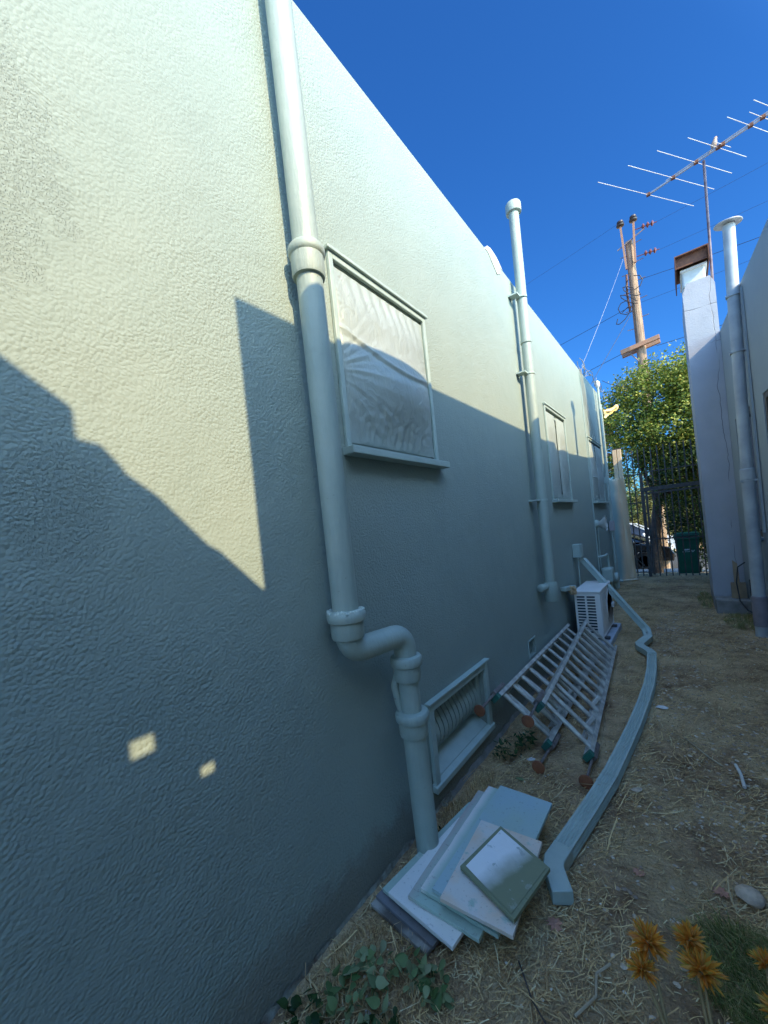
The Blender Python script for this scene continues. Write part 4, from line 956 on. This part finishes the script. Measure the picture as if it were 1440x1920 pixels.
m_leaf = islands('tree_leaves', [(.05, .11, .015), (.16, .23, .03), (.34, .36, .06), (.09, .16, .02), (.50, .45, .10)], rough=.5, spec=.4, trans=.22)
m_leafb = islands('sunny_shrub_leaves', [(.10, .13, .03), (.22, .22, .07), (.30, .28, .12), (.14, .16, .05)], rough=.6, trans=.35)
m_leafr = islands('reddish_leaves', [(.20, .08, .05), (.30, .14, .09), (.14, .10, .05), (.25, .16, .1)], rough=.6, trans=.3)
m_leafd = islands('dark_leaves', [(.02, .05, .012), (.035, .075, .02), (.05, .09, .02)], rough=.5, trans=.25)
m_bark = simple('bark', (.10, .075, .06), (.055, .04, .032), rough=.9, sc=8, bump=.02, bsc=20)
tr = empty('street_tree', (-.75, 14.2, -.4), 'bushy leafy tree with yellow green sunlit top behind the gate', 'tree')
tk = MB().tube([(-.78, 14.2, -.6), (-.74, 14.2, .8), (-.60, 14.2, 1.8), (-.45, 14.25, 2.7)], .13, 14, scales=[1.25, 1, .9, .75])
limbs(tk, (-.60, 14.2, 1.8), [(.6, 14.3, 4.2), (-1.4, 14.2, 4.4), (-.4, 14.0, 5.2), (1.2, 14.6, 3.4), (-.2, 14.9, 4.6), (.2, 13.6, 3.2)], .07, 3)
tk.build('trunk', m_bark, tr, smooth=60)
crown([(-.45, 14.2, 5.0, 1.0, 1.0, .80), (.45, 14.2, 5.0, .85, 1.0, .8), (-1.25, 14.2, 4.35, .65, .9, .85), (.2, 14.2, 3.8, 1.4, 1.2, .95), (.9, 14.3, 3.9, 1.0, 1.1, 1.2), (-1.15, 14.1, 3.5, .62, .7, .65), (1.0, 14.3, 2.6, .9, .9, .8), (.1, 14.3, 2.9, 1.0, .9, .7), (.35, 14.6, 2.1, .8, .6, .7), (-.55, 14.3, 2.95, .55, .5, .45), (1.3, 14.2, 5.1, .8, .8, .6)], 60000, .080, 11).build('crown', m_leaf, tr)
def shrub(label, lobes, n, ls, m, seed, base, name='shrub', catg='shrub'):
    o = empty(name, base, label, catg); cx = lobes[0]
    limbs(MB(), base, [(l[0], l[1], l[2]) for l in lobes], .035, seed).build('stem', m_bark, o, smooth=60)
    crown(lobes, n, ls, seed).build('crown', m, o); return o
shrub('dense hedge bush behind the bin and gate, dark front lobes added as shade', [(1.0, 13.6, 1.0, .9, .35, 1.0), (.4, 14.6, 1.2, .6, .5, .9), (1.3, 15.0, 1.6, 1.0, .6, 1.2), (.35, 15.0, .3, .45, .4, .55), (.2, 15.3, 2.4, .9, .4, .9), (-.1, 15.4, 1.3, .4, .35, .9), (1.5, 15.2, 3.4, 1.1, .5, 1.2), (.35, 13.3, 2.5, .8, .35, .75), (-.15, 13.4, 2.9, .45, .3, .45), (-.25, 13.6, 1.9, .22, .3, .8)], 44000, .075, m_leafd, 21, (.9, 14.2, -.5), 'hedge_with_shade_lobes', 'bush')  # dark front lobes added; their leaf colour stands in for the tree's shade
shrub('sunlit yellow green shrubs across the street', [(-2.9, 25, 1.8, 1.0, .7, 1.3), (-1.4, 25, 1.4, 1.2, .7, 1.1), (-2.2, 25.6, 2.6, 1.3, .7, .9), (.2, 25, 1.0, 1.0, .6, 1.0)], 9000, .13, m_leafb, 22, (-2, 25, -.6))
shrub('reddish brown leaved tree beyond the left house corner', [(-2.6, 19.0, 4.9, .7, .6, 1.0), (-2.9, 19.2, 3.6, .6, .6, .8), (-3.3, 19.3, 5.3, .8, .6, .9)], 5000, .10, m_leafr, 23, (-3.0, 19.2, -.6), 'red_leaf_tree', 'tree')
shrub('grey green tree glimpsed beyond the left house corner', [(-2.2, 18.5, 3.0, .55, .5, 1.0), (-2.6, 20.2, 5.9, .7, .6, .6), (-2.2, 20.2, 2.0, .6, .6, .7)], 4200, .11, m_leafd, 24, (-2.4, 19, -.6), 'tree', 'tree')
# a plain row of garden hedge closes the far side of the street
hd_ = empty('far_hedge', (0, 29, -.6), 'long mixed hedge closing the far side of the street', 'hedge')
crown([(-8 + 3.2 * k, 29 + (k % 2), 1.3 + .5 * math.sin(k * 2.1), 2.0, 1.0, 2.0) for k in range(7)], 16000, .2, 31).build('crown', m_leafb, hd_)
MB().box((-10, 29.2, -.7), (13, 29.6, 2.4)).build('bank', m_leafd and simple('hedge_core', (.06, .07, .03), rough=.9), hd_)

# ================================================================== FOREGROUND PLANTS
def rosette(m, c, rad, n, seed, up=Vector((0, 0, 1)), wf=.22):
    r = random.Random(seed); c = Vector(c)
    for k in range(n):
        el = math.asin(min(1, r.uniform(-.15, 1.0))); az = 2.399 * k + r.uniform(-.2, .2)
        d = Vector((math.cos(az) * math.cos(el), math.sin(az) * math.cos(el), math.sin(el))); L = rad * r.uniform(.75, 1.1)
        s_ = d.cross(Vector((r.uniform(-.3, .3), r.uniform(-.3, .3), 1))).normalized(); nn = s_.cross(d); w_ = L * wf
        c0 = c + d * L * .12
        P = [c0, c0 + s_ * w_ * .8 + d * L * .35 + nn * .1 * L, c0 + d * L * .5 - nn * .03 * L, c0 - s_ * w_ * .8 + d * L * .35 + nn * .1 * L, c + d * L + nn * L * .05, c0 + s_ * w_ * .5 + d * L * .65 + nn * .06 * L, c0 - s_ * w_ * .5 + d * L * .65 + nn * .06 * L]
        m.add(P, [(0, 1, 2), (0, 2, 3), (1, 5, 2), (3, 2, 6), (5, 4, 2), (2, 4, 6)])
    return m
m_oran = islands('orange_petals', [(.72, .24, .03), (.92, .44, .06), (.80, .34, .05), (.60, .48, .10), (.95, .58, .16), (.70, .30, .10)], rough=.5, trans=.3)
m_stem = simple('dry_tan_stem', (.42, .27, .12), (.30, .22, .09), rough=.6, sc=30)
m_succ = islands('yellow_green_leaves', [(.16, .20, .04), (.25, .26, .06), (.34, .28, .06), (.12, .17, .05)], rough=.5, trans=.25)
def flower(label, heads, base, seed):
    o = empty('orange_flower_plant', base, label, 'plant', 'orange flowering plants at the lower right'); r = random.Random(seed)
    for k, (h, rad) in enumerate(heads):
        h = Vector(h); b_ = Vector(base) + Vector((r.uniform(-.03, .03), r.uniform(-.02, .02), 0)); mid = b_.lerp(h, .55) + Vector((r.uniform(-.02, .02), -.03, .0))
        MB().tube([b_, b_.lerp(mid, .5) + Vector((.006, -.008, 0)), mid, mid.lerp(h, .6) + Vector((0, -.003, .01)), h], .0055, 8, scales=[1.2, 1.05, .95, .8, .6]).build('stem', m_stem, o, smooth=60)
        rosette(MB(), h, rad * (.92 + .16 * (k % 2)), 100, seed + k, wf=.12).build('flower_head', m_oran, o, smooth=80)
    bs = MB()
    for k in range(3): rosette(bs, Vector(base) + Vector((r.uniform(-.08, .08), r.uniform(-.06, .08), .05 + .05 * k)), .09, 22, seed + 30 + k, wf=.14)
    bs.build('base_leaves', m_succ, o, smooth=80)
    return o
flower('left orange spiky flower plant with two heads on tan stems', [((-.172, 1.215, .405), .058), ((-.185, 1.165, .37), .040)], (-.02, 1.02, .0), 41)
flower('middle orange spiky flower plant with two heads on tan stems', [((-.082, 1.275, .41), .050), ((-.060, 1.235, .375), .052)], (.05, 1.06, .0), 45)
flower('dull orange flower plant cut by the right edge of the picture', [((.075, 1.36, .36), .042), ((.09, 1.30, .30), .045)], (.14, 1.10, .0), 49)

m_vine = islands('dusty_vine_leaves', [(.10, .16, .05), (.18, .24, .09), (.30, .33, .16), (.06, .12, .03), (.40, .38, .22)], rough=.6, trans=.15)
def leafy(name, label, pts, n, ls, m, seed, hgt, catg='plant', asp=.75):
    r = random.Random(seed); o = empty(name, (pts[0][0], pts[0][1], 0), label, catg); lm = MB(); st = MB()
    for (x, y, rad) in pts:
        for _ in range(n):
            a = r.uniform(0, 6.3); q = rad * math.sqrt(r.random()); px_, py_ = x + q * math.cos(a), y + q * math.sin(a); z = gh(px_, py_) + r.uniform(.01, hgt)
            tl = Matrix.Rotation(r.gauss(0, .55), 3, 'X') @ Matrix.Rotation(r.gauss(0, .55), 3, 'Y') @ Matrix.Rotation(r.uniform(0, 6.3), 3, 'Z'); L = ls * r.uniform(.55, 1.25)
            P = [Vector((0, 0, .08 * L))]
            for k in range(10):
                b_ = 2 * math.pi * k / 10; rr = 1.0; P.append(Vector((L * (.5 * math.cos(b_) + (.16 if k == 0 else 0)), L * .5 * asp * math.sin(b_) * (1 - .38 * math.cos(b_)), -.03 * L * (1 if k % 2 else .3))))
            lm.add([Vector((px_, py_, z)) + tl @ p_ for p_ in P], [(0, k + 1, (k + 1) % 10 + 1) for k in range(10)])
            if r.random() < .4: st.tube([(px_, py_, z), (px_ + r.uniform(-.02, .02), py_ + r.uniform(-.02, .02), gh(px_, py_))], .0012, 5)
        for _ in range(3):
            a = r.uniform(0, 6.3); st.tube([(x - rad * math.cos(a), y - rad * math.sin(a), .015), (x, y, .035), (x + rad * math.cos(a + .4), y + rad * math.sin(a + .4), .02)], .0018, 5)
    lm.build('leaves', m, o, smooth=80); st.build('stems', m_stem, o)
    return o
leafy('creeping_plant', 'round leaved creeping plant in the shadow below the boards', [(-1.02, .98, .09), (-.90, 1.04, .07), (-.80, 1.06, .06), (-1.08, .86, .08), (-.96, .88, .08)], 26, .040, m_vine, 61, .07)
leafy('creeping_plant', 'dark trailing weeds along the wall foot at lower left', [(-1.12, .75, .09), (-1.0, .72, .10), (-.88, .84, .08)], 26, .034, m_leafd, 62, .06)
leafy('weed', 'low dark green weed growing beside the ladder feet', [(-1.10, 2.55, .10), (-1.02, 2.68, .07)], 60, .040, m_leafd, 63, .12, asp=.45)
leafy('weed', 'small weed in front of the house wall near the drainpipe', [(-1.12, 1.66, .05)], 22, .025, m_leafd, 64, .04)
def grass(label, cx, cy, rx, ry, n, h, m, seed, lean=(0, 0)):
    r = random.Random(seed); g_ = MB()
    for _ in range(n):
        a = r.uniform(0, 6.3); q = math.sqrt(r.random()); x = cx + rx * q * math.cos(a); y = cy + ry * q * math.sin(a); z = gh(x, y) - .002
        H = h * r.uniform(.4, 1.2); d = Vector((r.gauss(lean[0], .5), r.gauss(lean[1], .5), 0)); w_ = .0014; s_ = Vector((math.cos(a * 3), math.sin(a * 3), 0)) * w_
        P0 = Vector((x, y, z)); P1 = P0 + d * H * .3 + Vector((0, 0, H * .6)); P2 = P0 + d * H * .9 + Vector((0, 0, H * .85))
        g_.add([P0 - s_, P0 + s_, P1 + s_ * .8, P1 - s_ * .8, P2], [(0, 1, 2, 3), (3, 2, 4)])
    return tag(g_.build('grass', m), label, 'grass', kind='stuff')
m_grass = islands('green_grass', [(.14, .20, .05), (.22, .28, .08), (.34, .34, .12), (.50, .40, .20)], rough=.6, trans=.25)
grass('patch of fine green grass at the lower right', .10, 1.66, .22, .20, 3800, .075, m_grass, 71, (-.5, -.2))
grass('thin olive grass at the foot of the chimney plinth', .50, 6.75, .20, .45, 1500, .06, m_grass, 72)
grass('thin olive grass along the left foot of the chimney', .16, 8.2, .10, .7, 900, .06, m_grass, 73)
grass('sparse dry grass tufts against the house wall', -1.13, 1.95, .08, .35, 900, .06, m_straw, 74)
grass('dry grass tufts below the boards', -1.02, 1.0, .20, .16, 1100, .05, m_straw, 75)

# ---- small litter you can point at
st = MB(); st.lathe((.085, 2.02, .012), [(.004, -.02), (.038, -.01), (.047, .006), (.034, .022), (.008, .028)], 14)
st.v = [(x + .008 * nz(x * 40, y * 40, 1), y + .010 * nz(x * 40, y * 40, 5), z) for x, y, z in st.v]
tag(st.build('stone', m_stone, smooth=60), 'pale flat stone on the soil at the right edge', 'stone')
def dleaf(label, x, y, r_, m, n=9, asp=1.0, name='fallen_leaf', seed=0):
    r = random.Random(seed); P = []; an = r.uniform(0, 6.3)
    for k in range(n * 2):
        a = 2 * math.pi * k / (n * 2); rr = r_ * (1 if k % 2 else r.uniform(.45, .75)); P.append((x + rr * math.cos(a + an) * asp, y + rr * math.sin(a + an), gh(x, y) + .012 + .3 * r_ * math.cos(a * 2) * r.uniform(.2, .6)))
    m_ = MB(); m_.add([(x, y, gh(x, y) + .010)] + P, [(0, k + 1, (k + 1) % (2 * n) + 1) for k in range(2 * n)])
    return tag(m_.build(name, m, solid=.001), label, 'leaf')
dleaf('pink brown dry leaf near the end of the downspout', -.53, 1.505, .034, m_pink, seed=1)
dleaf('small pink dry leaf on bare soil right of the downspout', -.283, 1.933, .026, m_pink, seed=2)
dleaf('dull pink leaf just left of the pale stone', -.005, 2.0, .030, m_pink, seed=3)
dleaf('pale green leaf curled near the ladder foot', -.93, 2.30, .022, m_vine, seed=4, asp=1.5)
def bigchip(label, x, y, r_, asp=1.4, m=m_chip):
    c = MB(); chip(c, x, y, r_, .003, .15, 9, asp); return tag(c.build('paint_chip', m), label, 'paint chip')
bigchip('large white paint chip by the left ladder foot', -.94, 2.545, .022)
bigchip('bright white paint chip right of the downspout midway', -.26, 3.66, .03)
bigchip('oval pale chip beside the downspout joint', -.335, 2.52, .020, 1.8, m_stone)
bigchip('white chip near the bottom edge among the creeping plant', -.96, .885, .016)
bigchip('small white chip at the wall foot left of the boards', -1.15, 1.20, .013)
bigchip('white chip between the weed and ladder foot pad', -.90, 2.17, .014, 1.2)
tag(MB().tube([(.12, 3.02, .02), (.135, 2.92, .022), (.14, 2.80, .018)], .009, 7).build('stick', simple('peeled_stick', (.70, .66, .58), rough=.7), smooth=60), 'peeled white stick on the gravel at the right', 'stick')
tag(MB().tube([(-.33, 1.46, .02), (-.365, 1.40, .022), (-.355, 1.33, .02), (-.40, 1.24, .018)], .0045, 6).build('stick', m_stick, smooth=60), 'bent tan twig lying near the orange flowers', 'stick')
tag(MB().tube([(-.12, 3.25, .012), (.0, 3.05, .016), (.06, 2.98, .014)], .005, 6).build('stick', m_stick, smooth=60), 'thin dry reed lying across the gravel', 'stick')
tag(MB().tube([(-.60, 1.30, .02), (-.52, 1.20, .03), (-.40, 1.12, .02), (-.30, 1.14, .02)], .003, 6).build('stick', m_bark, smooth=60), 'dark thin twig in front of the boards', 'stick')
